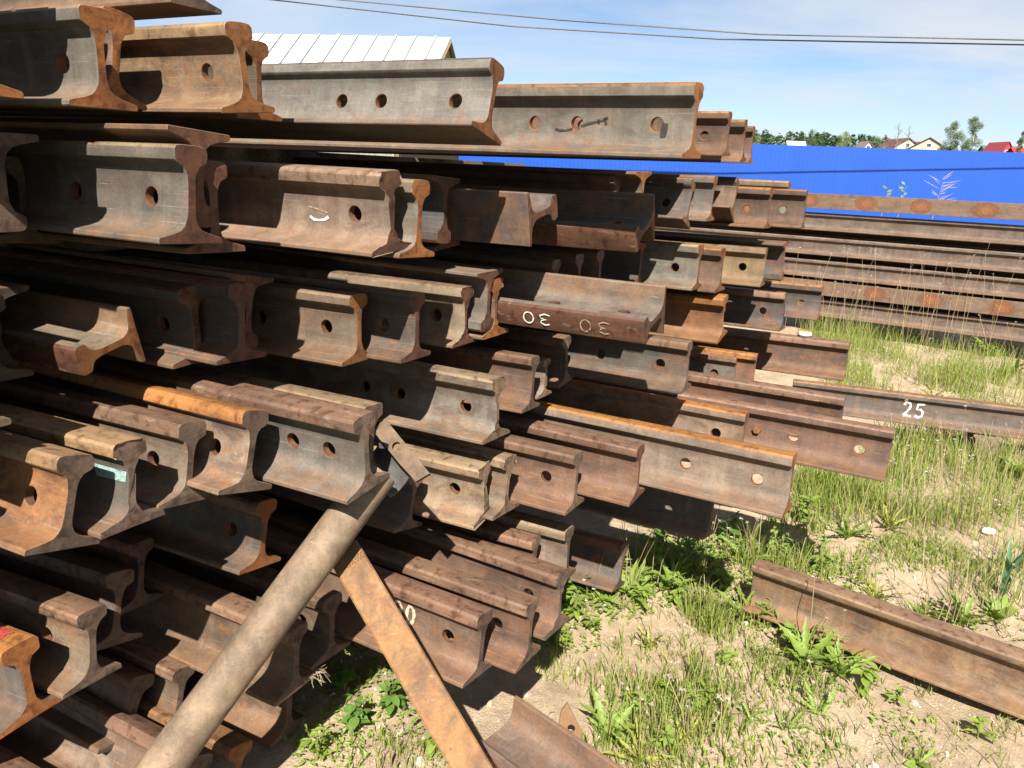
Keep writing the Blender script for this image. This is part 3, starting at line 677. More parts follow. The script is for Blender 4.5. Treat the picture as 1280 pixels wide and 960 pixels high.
def angle_bar():
    a = at_depth(430, 690, 1.80); c = at_depth(587, 956, 1.66)
    d = (c-a).normalized(); e = a+d*(a.z/-d.z)
    view = ((a+c)/2-CP).normalized(); w = d.cross(view).normalized(); nrm = w.cross(d).normalized()
    if nrm.dot(view) > 0: nrm = -nrm          # towards the camera
    H2 = .0385; T = .006; L_ = (e-a).length; root = empty('rusty_bar', e)
    # U-shaped channel, its flat back towards the viewer
    sec = [(-H2, 0), (-H2+.004, .003), (H2-.004, .003), (H2, 0), (H2, -.05), (H2-T, -.05), (H2-T, -.004), (-H2+T, -.004), (-H2+T, -.05), (-H2, -.05)]
    n = len(sec); vv = []; ff = []
    N_ = 24
    for i in range(N_+1):
        for (x, y) in sec:
            t = i*L_/N_
            if i == 0: t = -.045*(1-abs(x-.004)/H2)-.0
            vv.append(a+w*x+nrm*y+d*t-e)
    for i in range(N_):
        for k in range(n): ff.append((i*n+k, i*n+(k+1) % n, (i+1)*n+(k+1) % n, (i+1)*n+k))
    ff.append(tuple(range(n))); ff.append(tuple(N_*n+k for k in reversed(range(n))))
    o = mesh_obj('channel', vv, ff, M_SIDE, None, root, 30); o['side_tint'] = [.20, .105, .038]; o['rust'] = [.6]*3
    b = MB()                                   # diamond tread at the top end
    for i in range(9):
        for j in range(11):
            x = -H2+.007+j*.0070+(.0035 if i % 2 else 0); t = -.012+i*.0058
            if abs(x) > H2-.005 or t < -.04*(1-abs(x)/H2)+.004: continue
            p = a+w*x+nrm*.003+d*t-e
            b.add([p+w*.0028, p+d*.0033, p-w*.0028, p-d*.0033, p+nrm*.0030], [(0, 1, 4), (1, 2, 4), (2, 3, 4), (3, 0, 4)])
    o = b.build('tread_pattern', M_BAR, root); o['kind'] = 'stuff'
    tag(root, 'orange rusty steel bar with a pointed tread-patterned top leaning beside the pipe', 'steel bar')
angle_bar()
def joint_bar():
    a = at_depth(478, 536, 1.84); c = at_depth(520, 588, 1.80)
    d = (c-a).normalized(); view = (a-CP).normalized(); w = d.cross(view).normalized(); nr = w.cross(d)
    if nr.dot(view) > 0: nr = -nr
    L_ = (c-a).length; W2 = .020; TH = .008; n = 24; t0, t1 = -.012, L_+.03; hc = L_*.45; R_ = .011
    def P(x, t, zz): return a+w*x+d*t+nr*(zz+.05*max(0, t-L_*.6)*(1 if t > 0 else 0))
    ring = []
    for q in range(n):
        an = 2*math.pi*q/n+.01; ca, sa = math.cos(an), math.sin(an)
        sc = min((t1-hc)/ca if ca > 1e-6 else ((t0-hc)/ca if ca < -1e-6 else 1e9), W2/abs(sa) if abs(sa) > 1e-6 else 1e9); ring.append((sa*sc, hc+ca*sc))
    for cx, ct in ((W2, t0), (W2, t1), (-W2*.8, t1-.006), (-W2, t0)):
        q = min(range(n), key=lambda q: (ring[q][0]-cx)**2+(ring[q][1]-ct)**2); ring[q] = (cx, ct)
    v2 = []; f2 = []
    for zz in (TH, -TH):
        v2 += [P(x, t, zz) for x, t in ring]+[P(math.sin(2*math.pi*q/n+.01)*R_, hc+math.cos(2*math.pi*q/n+.01)*R_, zz) for q in range(n)]
    for q in range(n):
        k = (q+1) % n
        f2 += [(q, k, n+k, n+q), (2*n+k, 2*n+q, 3*n+q, 3*n+k), (n+q, n+k, 3*n+k, 3*n+q), (k, q, 2*n+q, 2*n+k)]
    root = empty('joint_bar', a)
    mj = noisy_mat('joint_bar_steel', (.065, .042, .028), (.14, .095, .06), 30)
    mesh_obj('plate', [p-a for p in v2], f2, mj, None, root)
    mb = MB(); b0 = a-w*W2*.6-nr*.012; sect = []
    for i in range(7):                      # the hollow flange behind it
        t = i/6; sect.append((-.075*t, -.012-.045*math.sin(t*2.2)))
    vv = []
    for tt in (.01, L_*.95):
        for off in (0, .009):
            vv += [b0+w*x+nr*(y+off)+d*tt-a for x, y in sect]
    m_ = 7; ff = []
    for i in range(m_-1): ff += [(i, i+1, 2*m_+i+1, 2*m_+i), (m_+i+1, m_+i, 3*m_+i, 3*m_+i+1), (i+1, i, m_+i, m_+i+1), (2*m_+i, 2*m_+i+1, 3*m_+i+1, 3*m_+i)]
    ff += [(0, 2*m_, 3*m_, m_), (m_-1, 2*m_-1, 4*m_-1, 3*m_-1)]
    mesh_obj('flange', vv, ff, noisy_mat('blued_steel', (.045, .042, .042), (.10, .09, .085), 30), None, root, 40)
    tag(root, 'tan joint bar with a hole wedged aslant between the rails above the pipe', 'joint bar')
joint_bar()

# rails lying on the ground
def ground_rail(key, base, yaw, pit, rho, holes, st, label, length, **k): return put_rail(key, base, yaw, pit, rho, 1.0, holes, st, label, length, group=None, **k)
# near one at the right: its left end and direction from ground points
pA = on_z(926, 735, .0); pB = on_z(1280, 901, .0)
D, Vr, Wr = rail_frame(52.0, 0, 0)
e0 = on_z(945, 700, .18); ex = Vector((e0.x, e0.y, 0))
# far end at the stack, so the rail object starts (y = 0) at its right hand end out of frame
st0 = ex - D*2.6
ground_rail('g1', (st0.x, st0.y, .004), 52.0, 0, -.5, [], 'tbo', 'brown rail lying alone on the sand at the lower right among weeds', 2.6, rust=.8, cut=(0, 0))
RO['g1']['side_tint'] = [0.179, 0.122, 0.074]; RO['g1']['head_tint'] = [0.152, 0.095, 0.059]
# lying on its side at the bottom edge
qa, qb = on_z(642, 872, .15), on_z(766, 957, .15); dirv = (qa-qb); dirv.z = 0; yw = math.degrees(math.atan2(-dirv.x, dirv.y))
Dq, Vq, Wq = rail_frame(yw, 0, -97)
# foot tip (local x=+.075, z=.01) at the near-left end coincides with qa
end = qa - Vq*.074 - Wq*.012; sp = end - Dq*1.5
ground_rail('g2', (sp.x, sp.y, sp.z), yw, 0, -97, [], 'ppb', 'purplish rail lying on its side at the bottom edge, its hollow web turned up', 1.5, rust=.3, cut=(0, 0))
RO['g2']['side_tint'] = [0.144, 0.103, 0.080]
# rusty plate stuck in the sand
pp = on_z(712, 922, 0); b = MB()
out = [(-.045, -.03), (.03, -.03), (.035, .02), (-.002, .10), (-.02, .075)]
Rw = CR.copy(); Rw.z = 0; Rw.normalize(); Un = Vector((-.1, .25, 1)).normalized(); Nn = Rw.cross(Un)
n = 12; hc_ = (.006, .028); vv = []
def PP(x, y, z): return pp+Rw*x+Un*y+Nn*z
ring_o = []
for q in range(n):
    an = 2*math.pi*q/n; dx_, dy_ = math.cos(an), math.sin(an); best = 1e9
    for i in range(5):
        p1, p2 = out[i], out[(i+1) % 5]; ex_, ey_ = p2[0]-p1[0], p2[1]-p1[1]; den = dx_*ey_-dy_*ex_
        if abs(den) < 1e-9: continue
        t = ((p1[0]-hc_[0])*ey_-(p1[1]-hc_[1])*ex_)/den; u_ = ((p1[0]-hc_[0])*dy_-(p1[1]-hc_[1])*dx_)/den
        if t > 0 and -1e-6 <= u_ <= 1+1e-6: best = min(best, t)
    ring_o.append((hc_[0]+dx_*best, hc_[1]+dy_*best))
for i, p in enumerate(out):
    q = min(range(n), key=lambda q: (ring_o[q][0]-p[0])**2+(ring_o[q][1]-p[1])**2); ring_o[q] = p
for zz in (.004, -.004):
    vv += [PP(x, y, zz) for x, y in ring_o]+[PP(hc_[0]+.011*math.cos(2*math.pi*q/n), hc_[1]+.011*math.sin(2*math.pi*q/n), zz) for q in range(n)]
ff = []
for q in range(n):
    k = (q+1) % n; ff += [(q, k, n+k, n+q), (2*n+k, 2*n+q, 3*n+q, 3*n+k), (n+q, n+k, 3*n+k, 3*n+q), (k, q, 2*n+q, 2*n+k)]
b.add(vv, ff); tag(b.build('rusty_plate', M_PLATE), 'small pointed rusty plate with a hole standing in the sand behind the purplish rail', 'steel plate')

# the rail painted 25 and the long far pile
def far_rail(key, Y, px0, pyb, yaw, rho, st, label, length, tints=None, rust=.3, group='long rails in the far pile', base=None):
    D, Vr, Wr = rail_frame(yaw, 0, rho)
    return put_rail(key, base, yaw, 0, rho, 1.0, [], st, label, length, rust=rust, group=group, cut=(0, 0), wear=0)
D25, V25, _ = rail_frame(71, 0, 0)
p25 = at_y(1061, 521, 4.62)                     # front foot corner at its visible left end
b25 = p25+V25*.075
st25 = b25-D25*3.4
far_rail('p25', 0, 0, 0, 71, 0, 'gto', 'grey rail painted with a white number lying apart, between the stack and the far pile', 3.75, group=None, base=(st25.x, st25.y, st25.z))
RO['p25']['side_tint'] = [0.095, 0.085, 0.074]; RO['p25']['head_tint'] = [0.175, 0.095, 0.046]
bpy.context.view_layer.update()
l25 = local_on(RO['p25'], 1127, 522, WEBX)
paint_number(RO['p25'], '25', (WEBX, l25.y, .036), (0, -1, 0), (0, 0, 1), (-1, 0, 0), .086, .012, M_WHITE, .78, aspect=.58)
# supports under it
for i, dy in enumerate((.75, 3.1)):
    c = st25+D25*(3.4-dy); b = MB(); M = Matrix((V25, D25, Vector((0, 0, 1)))).transposed()
    h = st25.z-.012; b.box((c.x, c.y, h/2+.004), (.30, .12, h), M)
    tag(b.build('support_block', M_TIMBER), ('weathered block in the grass under the rail painted with a white number', 'weathered block under the outer end of the rail painted with a white number')[i], 'timber block')

Yp = 7.19; DP, VP, _ = rail_frame(58, 0, 0)
p0 = at_y(1280, 428, Yp)
def pile_pt(px, py):
    d = ray(px, py); nrm = Vector((VP.x, VP.y, 0)); t = (p0-CP).dot(nrm)/d.dot(nrm); return CP+d*t
PILE = [('b1', 276, 'side', 'gto', 'topmost rail of the far pile, on its side with round rust spots on its foot'),
        ('b2', 307, 'up', 'gtb', 'second rail down in the far pile, upright and plain grey-brown'),
        ('b3', 342, 'up', 'gtb', 'third rail down in the far pile with faint cream figures on its web'),
        ('b4', 374, 'up', 'gtb', 'fourth rail down in the far pile, upright, behind thin grass stalks'),
        ('b5', 398, 'side', 'gto', 'rail low in the far pile, on its side with square orange rust patches'),
        ('b6', 428, 'up', 'gtb', 'lowest rail of the far pile, with two small holes near the right picture edge')]
for (k, pyb, how, st, lab) in PILE:
    q = pile_pt(1280, pyb)
    if how == 'up': base = q+VP*.075; rho = 0
    else: base = q+Vector((0, 0, .075))-VP*.02; rho = 90
    base = base-DP*2.6
    far_rail(k, 0, 0, 0, 58, rho, st, lab, 9.5, base=(base.x, base.y, base.z))
    RO[k]['side_tint'] = [0.110, 0.087, 0.070]; RO[k]['head_tint'] = [0.133, 0.103, 0.080]
for i, (k, dv, dz) in enumerate((('b2', .34, -.15), ('b2', .18, -.02), ('b3', .36, -.14), ('b4', .36, -.12))):
    s_ = RO[k]; o = s_.copy(); COL.objects.link(o); o.location = s_.location+VP*dv+DP*.04+Vector((0, 0, dz)); o['group'] = 'long rails in the far pile'
    o['label'] = ('rail deep inside the far pile in the dark gap under its second rail', 'rail in the back row of the far pile level with its second rail', 'rail deep inside the far pile under the one with faint figures', 'rail deep inside the far pile under its fourth rail')[i]
# second row of the pile, seen through the gaps
for i, (k, how) in enumerate((('b2', 'up'), ('b3', 'up'), ('b4', 'up'), ('b6', 'up'))):
    s_ = RO[k]; o = s_.copy(); COL.objects.link(o); o.location = s_.location+VP*.17+DP*.06+Vector((0, 0, (-.07, -.07, -.07, .05)[i])); o['group'] = 'long rails in the far pile'
    o['label'] = ('rail right behind the second one down in the far pile, mostly hidden', 'rail right behind the one with faint figures in the far pile, mostly hidden',
                  'rail right behind the fourth one down in the far pile, mostly hidden', 'rail right behind the lowest one of the far pile, mostly hidden')[i]
def spot_mat():
    mt, nt, N, L, bs = newmat('rust_spot'); tc = N.new('ShaderNodeTexCoord'); ln = N.new('ShaderNodeVectorMath'); ln.operation = 'LENGTH'
    L.new(mapping(N, L, tc.outputs['Object'], (1, .75, 1)), ln.inputs[0]); n = noise(N, L, tc.outputs['Object'], 30, 5, .7)
    ad = N.new('ShaderNodeMath'); ad.operation = 'MULTIPLY_ADD'; ad.inputs[1].default_value = .15; L.new(n, ad.inputs[0]); L.new(ln.outputs['Value'], ad.inputs[2])
    tr = N.new('ShaderNodeBsdfTransparent'); mx = N.new('ShaderNodeMixShader'); L.new(ramp(N, L, ad.outputs[0],   .10, .17), mx.inputs[0]); L.new(bs.outputs[0], mx.inputs[1]); L.new(tr.outputs[0], mx.inputs[2])
    L.new(mx.outputs[0], N['Material Output'].inputs[0]); L.new(ramp(N, L, noise(N, L, tc.outputs['Object'], 45, 5, .7), .3, .7, (.11, .04, .016, 1), (.20, .08, .03, 1)), bs.inputs['Base Color']); bs.inputs['Roughness'].default_value = .9
    return mt
M_SPOT = spot_mat()
def disc(parent, y, x, rx, ry, mat, name, square=False):
    n = 18; P = []
    for q in range(n):
        a = 2*math.pi*q/n; c_, s_ = math.cos(a), math.sin(a)
        k = 1/max(abs(c_), abs(s_)) if square else 1
        P.append((max(-.072, min(.072, x+ry*s_*k*1.15)), rx*c_*k*1.15, 0))
    o_ = mesh_obj(name, P, [tuple(reversed(range(n)))], mat, None, parent); o_.location = (0, y, -.0015)
bpy.context.view_layer.update()
def local_y(o, px, py):
    Mi = o.matrix_world.inverted(); a = Mi @ CP; d = Mi.to_3x3() @ ray(px, py); t = (0-a.z)/d.z; return (a+d*t).y
for px, rx in ((1010, .09), (1082, .10), (1151, .085), (1233, .12)): disc(RO['b1'], local_y(RO['b1'], px, 258), 0, rx, .062, M_SPOT, 'rust_spot')
for px in (1090, 1162, 1253): disc(RO['b5'], local_y(RO['b5'], px, 382), .0, .11, .06, M_SPOT, 'rust_spot', True)
ln = local_on(RO['b3'], 1052, 312, WEBX)
paint_number(RO['b3'], '33 1 313', (WEBX, ln.y, ln.z-.02), (0, -1, 0), (0, 0, 1), (-1, 0, 0), .07, .012, paint_mat('faded_cream', (.25, .2, .13), .52), .72)
for px in (1252, 1277):
    l6 = local_on(RO['b6'], px, 416, WEBX); b = MB(); n = 10
    b.add([(WEBX-.001, l6.y+.016*math.cos(2*math.pi*q/n), l6.z+.016*math.sin(2*math.pi*q/n)) for q in range(n)]+[(WEBX+.006, l6.y+.012*math.cos(2*math.pi*q/n), l6.z+.012*math.sin(2*math.pi*q/n)) for q in range(n)],
          [(q, (q+1) % n, n+(q+1) % n, n+q) for q in range(n)]+[tuple(range(n, 2*n))])
    b.build('bolt_hole', M_STAMP, RO['b6'])
for i, t in enumerate((.3, 4.6)):
    q = pile_pt(1280, 428); c = q+DP*(t-1.0)+VP*.3; b = MB(); h = q.z-.006
    M = Matrix((VP, DP, Vector((0, 0, 1)))).transposed(); b.box((c.x, c.y, h/2+.003), (.9, .16, h), M)
    tag(b.build('sleeper_block', M_TIMBER), ('dark block under the far pile beyond the right picture edge', 'dark block under the far pile behind the stack of rails')[i], 'timber block')

# ------------------------------------------------------------------ ground
def hgt(x, y):
    return (.030*math.sin(1.7*x+.6)*math.sin(1.3*y+1.1)+.016*math.sin(4.1*x+2.0*y)+.009*math.sin(9.3*x-7.1*y+.7)*math.sin(6.7*y)+.005*math.sin(23*x+3)*math.sin(19*y+1))-.028
def ground_h(x, y):
    f = min(1, max(0, (14-abs(x))/4))*min(1, max(0, (16-y)/5)); t = min(1, max(0, (y-60)/180))
    return hgt(x, y)*f+9*t*t*(3-2*t)
def build_ground():
    def axis(lo, hi, step, far):
        a = list(np.arange(lo, hi+1e-6, step)); d = step; x = hi
        while x < far: d *= 1.35; x += d; a.append(x)
        d = step; x = lo; b = []
        while x > -far: d *= 1.35; x -= d; b.append(x)
        return b[::-1]+a
    X = axis(-2.5, 6.5, .055, 900); Y = axis(.6, 10, .055, 900)
    v = [(x, y, ground_h(x, y)) for y in Y for x in X]; nx = len(X)
    f = [(j*nx+i, j*nx+i+1, (j+1)*nx+i+1, (j+1)*nx+i) for j in range(len(Y)-1) for i in range(nx-1)]
    mt, nt, N, L, bs = newmat('sandy_ground')
    tc = N.new('ShaderNodeTexCoord'); v_ = tc.outputs['Object']
    n1 = noise(N, L, v_, 1.6, 6, 0.6); n2 = noise(N, L, v_, 26, 6, 0.65); n3 = noise(N, L, v_, 210, 4, 0.7); n4 = noise(N, L, v_, 5.5, 5, .6, .6)
    c = ramp(N, L, n1, .3, .7, (.33, .255, .172, 1), (.43, .35, .25, 1))
    c = mixc(N, L, 0.8, c, ramp(N, L, n2, .3, .7, (.72, .68, .64, 1), (1.18, 1.16, 1.13, 1)), 'MULTIPLY')
    c = mixc(N, L, 0.9, c, ramp(N, L, n3, .25, .75, (.62, .58, .54, 1), (1.3, 1.3, 1.3, 1)), 'MULTIPLY')
    c = mixc(N, L, mixc(N, L, 1.0, ramp(N, L, n4, .52, .66), (.6, .6, .6), 'MULTIPLY'), c, (.20, .148, .095))
    # dark weedy ground added out of view, near and left, to cut bounced light
    sq = N.new('ShaderNodeSeparateXYZ'); L.new(v_, sq.inputs[0])
    m1 = N.new('ShaderNodeMapRange'); m1.inputs[1].default_value = 1.25; m1.inputs[2].default_value = .75; L.new(sq.outputs[1], m1.inputs[0])
    m2 = N.new('ShaderNodeMapRange'); m2.inputs[1].default_value = -.7; m2.inputs[2].default_value = -1.3; L.new(sq.outputs[0], m2.inputs[0])
    mx_ = N.new('ShaderNodeMath'); mx_.operation = 'MAXIMUM'; L.new(m1.outputs[0], mx_.inputs[0]); L.new(m2.outputs[0], mx_.inputs[1])
    c = mixc(N, L, mx_.outputs[0], c, ramp(N, L, noise(N, L, v_, 14, 6, .7), .35, .65, (.05, .075, .025, 1), (.14, .13, .065, 1)))
    # far meadow takes over beyond the yard
    sp = N.new('ShaderNodeSeparateXYZ'); L.new(v_, sp.inputs[0])
    mr = N.new('ShaderNodeMapRange'); mr.inputs[1].default_value = 9; mr.inputs[2].default_value = 14; L.new(sp.outputs[1], mr.inputs[0])
    gr = ramp(N, L, noise(N, L, v_, 3.0, 6, .7), .35, .65, (.06, .10, .025, 1), (.17, .19, .07, 1))
    c = mixc(N, L, mr.outputs[0], c, gr)
    L.new(c, bs.inputs['Base Color']); bs.inputs['Roughness'].default_value = .95; bs.inputs['Specular IOR Level'].default_value = .15
    ad = N.new('ShaderNodeMath'); ad.operation = 'ADD'; L.new(n2, ad.inputs[0]); L.new(n3, ad.inputs[1])
    bump(N, L, bs, ad.outputs[0], .7, .012)
    o = mesh_obj('ground', v, f, mt, None, None, 180); tag(o, kind='structure')
build_ground()

# ------------------------------------------------------------------ vegetation
def leaf_mat(name, c0, c1, trans=.35):
    mt, nt, N, L, bs = newmat(name)
    v = obj_vec(N, L); geo = N.new('ShaderNodeNewGeometry')
    n = noise(N, L, v, 30, 3, .6)
    ad = N.new('ShaderNodeMath'); ad.operation = 'ADD'; L.new(n, ad.inputs[0])
    sc = N.new('ShaderNodeMath'); sc.operation = 'MULTIPLY_ADD'; sc.inputs[1].default_value = .5; sc.inputs[2].default_value = -.25; L.new(geo.outputs['Random Per Island'], sc.inputs[0]); L.new(sc.outputs[0], ad.inputs[1])
    c = ramp(N, L, ad.outputs[0], .2, .8, tuple(c0)+(1,), tuple(c1)+(1,))
    L.new(c, bs.inputs['Base Color']); bs.inputs['Roughness'].default_value = .5; bs.inputs['Specular IOR Level'].default_value = .35
    tl = N.new('ShaderNodeBsdfTranslucent'); tcol = mixc(N, L, 1.0, c, (1.3, 1.5, .7), 'MULTIPLY'); L.new(tcol, tl.inputs[0])
    mx = N.new('ShaderNodeMixShader'); mx.inputs[0].default_value = trans
    L.new(bs.outputs[0], mx.inputs[1]); L.new(tl.outputs[0], mx.inputs[2]); L.new(mx.outputs[0], N['Material Output'].inputs[0])
    return mt
M_GRASS = leaf_mat('grass_blades', (.11, .155, .022), (.27, .30, .075))
M_GRASSD = leaf_mat('dry_grass', (.22, .165, .08), (.36, .29, .16), .2)
M_LEAFY = leaf_mat('yellow_weed_leaf', (.20, .22, .03), (.34, .34, .09))
M_LEAF = leaf_mat('weed_leaf', (.11, .18, .022), (.22, .28, .06))
M_LEAFD = leaf_mat('shaded_weed_leaf', (.06, .13, .022), (.13, .21, .045))  # darker copy for weeds under the stack, shade put into the leaf colour
M_STEM = leaf_mat('weed_stem', (.16, .15, .06), (.30, .22, .11), .1)
M_PETAL = noisy_mat('white_petals', (.4, .4, .39), (.54, .54, .52), 50, bmp=0)
M_SEED = noisy_mat('seed_heads', (.20, .17, .12), (.34, .30, .24), 90, bmp=0)

def blades(mb_v, mb_f, px, py, n, rad, h0, h1, w, rnd, lean=.5):
    g = on_z(px, py); 
    for i in range(n):
        r = rad*math.sqrt(rnd.random()); a = rnd.uniform(0, 6.283); x = g.x+r*math.cos(a); y = g.y+r*math.sin(a)*1.0
        H = rnd.uniform(h0, h1)*(1-.45*(r/rad)**2); b = rnd.uniform(0, 6.283); ln = rnd.uniform(.1, lean)*H
        dx, dy = math.cos(b), math.sin(b); q = rnd.uniform(0, 6.283); sx, sy = math.cos(q)*w/2, math.sin(q)*w/2
        z = ground_h(x, y)-.004; k = len(mb_v); rows = ((0, 0, 1), (.25, .5, .85), (.62, .85, .55), (1.0, .97, 0))
        for t, zz, ww in rows[:3]:
            mb_v.append((x+dx*ln*t-sx*ww, y+dy*ln*t-sy*ww, z+H*zz)); mb_v.append((x+dx*ln*t+sx*ww, y+dy*ln*t+sy*ww, z+H*zz))
        mb_v.append((x+dx*ln*1.15, y+dy*ln*1.15, z+H*.97))
        mb_f += [(k, k+1, k+3, k+2), (k+2, k+3, k+5, k+4), (k+4, k+5, k+6)]
rg = random.Random(11)
GV, GF, DV, DF = [], [], [], []
# (px, py, blades, radius m, h0, h1, dry share)
TUFTS = [(1050, 425, 500, .42, .12, .38, .1), (1085, 440, 520, .45, .12, .36, .1), (1045, 460, 450, .30, .12, .32, .1), (1075, 478, 300, .3, .08, .26, .15), (1035, 400, 260, .3, .15, .42, .15), (1110, 415, 320, .4, .1, .36, .2),
 (1150, 425, 260, .4, .08, .3, .2), (1185, 480, 420, .26, .1, .34, .1), (1215, 470, 260, .26, .1, .3, .2), (1255, 470, 420, .40, .1, .34, .2), (1275, 440, 300, .4, .1, .3, .25), (1240, 500, 220, .3, .08, .22, .2), (1215, 505, 120, .2, .06, .2, .3),
 (1125, 465, 120, .2, .06, .2, .4), (1165, 455, 110, .2, .06, .2, .4), (1205, 440, 240, .35, .08, .26, .2),
 (1135, 560, 420, .26, .08, .28, .15), (1165, 550, 300, .22, .08, .26, .2), (1110, 590, 320, .22, .08, .26, .25), (1190, 590, 260, .3, .08, .26, .45), (1230, 575, 240, .3, .08, .28, .4), (1265, 590, 280, .3, .08, .28, .35),
 (1020, 610, 420, .2, .08, .24, .1), (1050, 620, 420, .22, .08, .24, .1), (1000, 640, 260, .18, .06, .2, .1), (1075, 640, 260, .2, .06, .2, .25), (1120, 640, 200, .2, .06, .22, .45), (1150, 650, 160, .2, .06, .24, .6),
 (1195, 655, 160, .2, .08, .28, .7), (1240, 640, 150, .22, .08, .26, .5), (1270, 630, 160, .22, .08, .24, .4), (1120, 690, 500, .16, .02, .06, .1), (1160, 690, 560, .2, .02, .06, .1), (1190, 700, 320, .13, .02, .05, .1),
 (885, 760, 260, .09, .05, .16, .1), (900, 775, 130, .08, .04, .12, .2), (870, 745, 120, .08, .04, .13, .1), (935, 760, 130, .1, .03, .12, .4), (825, 800, 60, .1, .02, .1, .4), (800, 850, 70, .1, .03, .12, .4), (880, 830, 70, .12, .03, .12, .4),
 (1005, 700, 150, .13, .05, .18, .3), (1060, 700, 90, .12, .04, .16, .4), (960, 700, 120, .12, .05, .2, .2), (930, 690, 100, .1, .05, .22, .2), (845, 690, 80, .1, .04, .18, .3), (1230, 740, 130, .14, .06, .24, .5), (1270, 720, 130, .14, .08, .26, .5),
 (790, 870, 170, .13, .03, .15, .4), (830, 900, 170, .12, .03, .14, .4), (860, 850, 150, .11, .03, .15, .35), (890, 900, 110, .1, .03, .13, .5), (770, 930, 120, .1, .03, .12, .4), (840, 950, 100, .1, .03, .12, .4), (900, 850, 90, .09, .03, .12, .4), (750, 840, 60, .09, .03, .12, .4), (960, 830, 90, .1, .03, .12, .3), (1000, 850, 80, .1, .03, .12, .4), (930, 800, 70, .1, .02, .1, .4),
 (940, 850, 40, .08, .02, .1, .5), (985, 880, 50, .07, .02, .09, .5), (900, 930, 60, .1, .02, .1, .5), (1050, 860, 40, .1, .02, .08, .6), (700, 820, 60, .08, .02, .12, .5), (690, 790, 60, .08, .03, .14, .4), (460, 940, 60, .1, .02, .1, .4), (520, 940, 60, .1, .02, .09, .5), (960, 930, 30, .07, .02, .08, .6),
 (1240, 540, 160, .3, .05, .2, .5), (1190, 525, 140, .3, .05, .2, .4), (1150, 505, 80, .3, .04, .16, .5), (1270, 540, 160, .3, .06, .24, .4)]
for (px, py, n, rad, h0, h1, dry) in TUFTS:
    nd = int(n*dry*.55); blades(GV, GF, px, py, n-nd, rad, h0, h1, .0045, rg); blades(DV, DF, px, py, nd, rad, h0, h1*1.15, .0028, rg, .6)
# loose sprinkle over the yard
for i in range(420):
    px, py = rg.uniform(700, 1280), rg.uniform(440, 960)
    if px < 1000 and py < 660: continue
    g = on_z(px, py); dens = .5+.5*math.sin(g.x*2.3+1)*math.sin(g.y*2.9)
    if rg.random() > dens*.8+.1: continue
    blades(GV, GF, px, py, rg.randint(4, 14), rg.uniform(.03, .07), .015, rg.uniform(.05, .13), .004, rg, .9)
    if rg.random() < .4: blades(DV, DF, px, py, rg.randint(2, 5), .06, .02, .1, .0025, rg, 1.2)
o = mesh_obj('grass', GV, GF, M_GRASS); tag(o, kind='stuff')
o = mesh_obj('dry_grass', DV, DF, M_GRASSD); tag(o, kind='stuff')
# tiny creeping plants: small leaflets lying over the sand
CV, CF = [], []
BIGCREEP = {(780, 700), (840, 690), (720, 720), (760, 740), (930, 665), (880, 660), (800, 725), (700, 745), (860, 715), (905, 700), (735, 700), (1000, 690), (1040, 700)}
CREEP = [(780, 700, .16, 260), (840, 690, .2, 300), (720, 720, .1, 160), (760, 740, .12, 160), (930, 665, .2, 320), (880, 660, .2, 260), (990, 670, .18, 220), (850, 870, .13, 180), (800, 880, .1, 150), (900, 880, .14, 160), (1010, 850, .1, 120), (720, 780, .08, 90),
 (420, 930, .10, 160), (390, 900, .10, 120), (470, 860, .13, 200), (430, 830, .12, 160), (520, 900, .1, 120), (560, 930, .09, 100), (1100, 620, .25, 260), (1230, 610, .3, 260), (1170, 620, .25, 160), (1210, 500, .4, 240), (1100, 500, .3, 150), (1245, 520, .4, 260), (980, 790, .12, 150), (940, 720, .12, 150), (1090, 560, .2, 160), (1040, 740, .14, 150), (1250, 780, .14, 140), (1180, 760, .1, 90), (1010, 930, .1, 90), (1130, 900, .08, 60), (880, 950, .09, 90), (800, 725, .14, 240), (700, 745, .07, 130), (860, 715, .16, 240), (905, 700, .16, 220), (735, 700, .10, 200), (1000, 690, .16, 200), (1040, 700, .16, 160), (960, 745, .1, 120), (1020, 760, .1, 120)]
for (px, py, rad, n) in CREEP:
    g = on_z(px, py)
    for i in range(n):
        r = rad*math.sqrt(rg.random())*1.15; a = rg.uniform(0, 6.283); x, y = g.x+r*math.cos(a), g.y+r*math.sin(a); z = ground_h(x, y)+rg.uniform(.002, .045)*(1-r/rad*.8 if r < rad else .2)
        l = rg.uniform(.010, .026)*(1.5 if (px, py) in BIGCREEP else 1.0); w = l*rg.uniform(.35, .6); b = rg.uniform(0, 6.283); d = Vector((math.cos(b), math.sin(b), rg.uniform(-.25, .8))).normalized(); sd = d.cross(Vector((0, 0, 1))).normalized()*w/2
        p = Vector((x, y, z)); k = len(CV); fold = Vector((0, 0, w*.25))
        CV += [p, p+d*l*.45-sd+fold, p+d*l*.5, p+d*l*.45+sd+fold, p+d*l]; CF += [(k, k+2, k+1), (k, k+3, k+2), (k+1, k+2, k+4), (k+2, k+3, k+4)]
o = mesh_obj('ground_cover', CV, CF, M_LEAF); tag(o, kind='stuff')

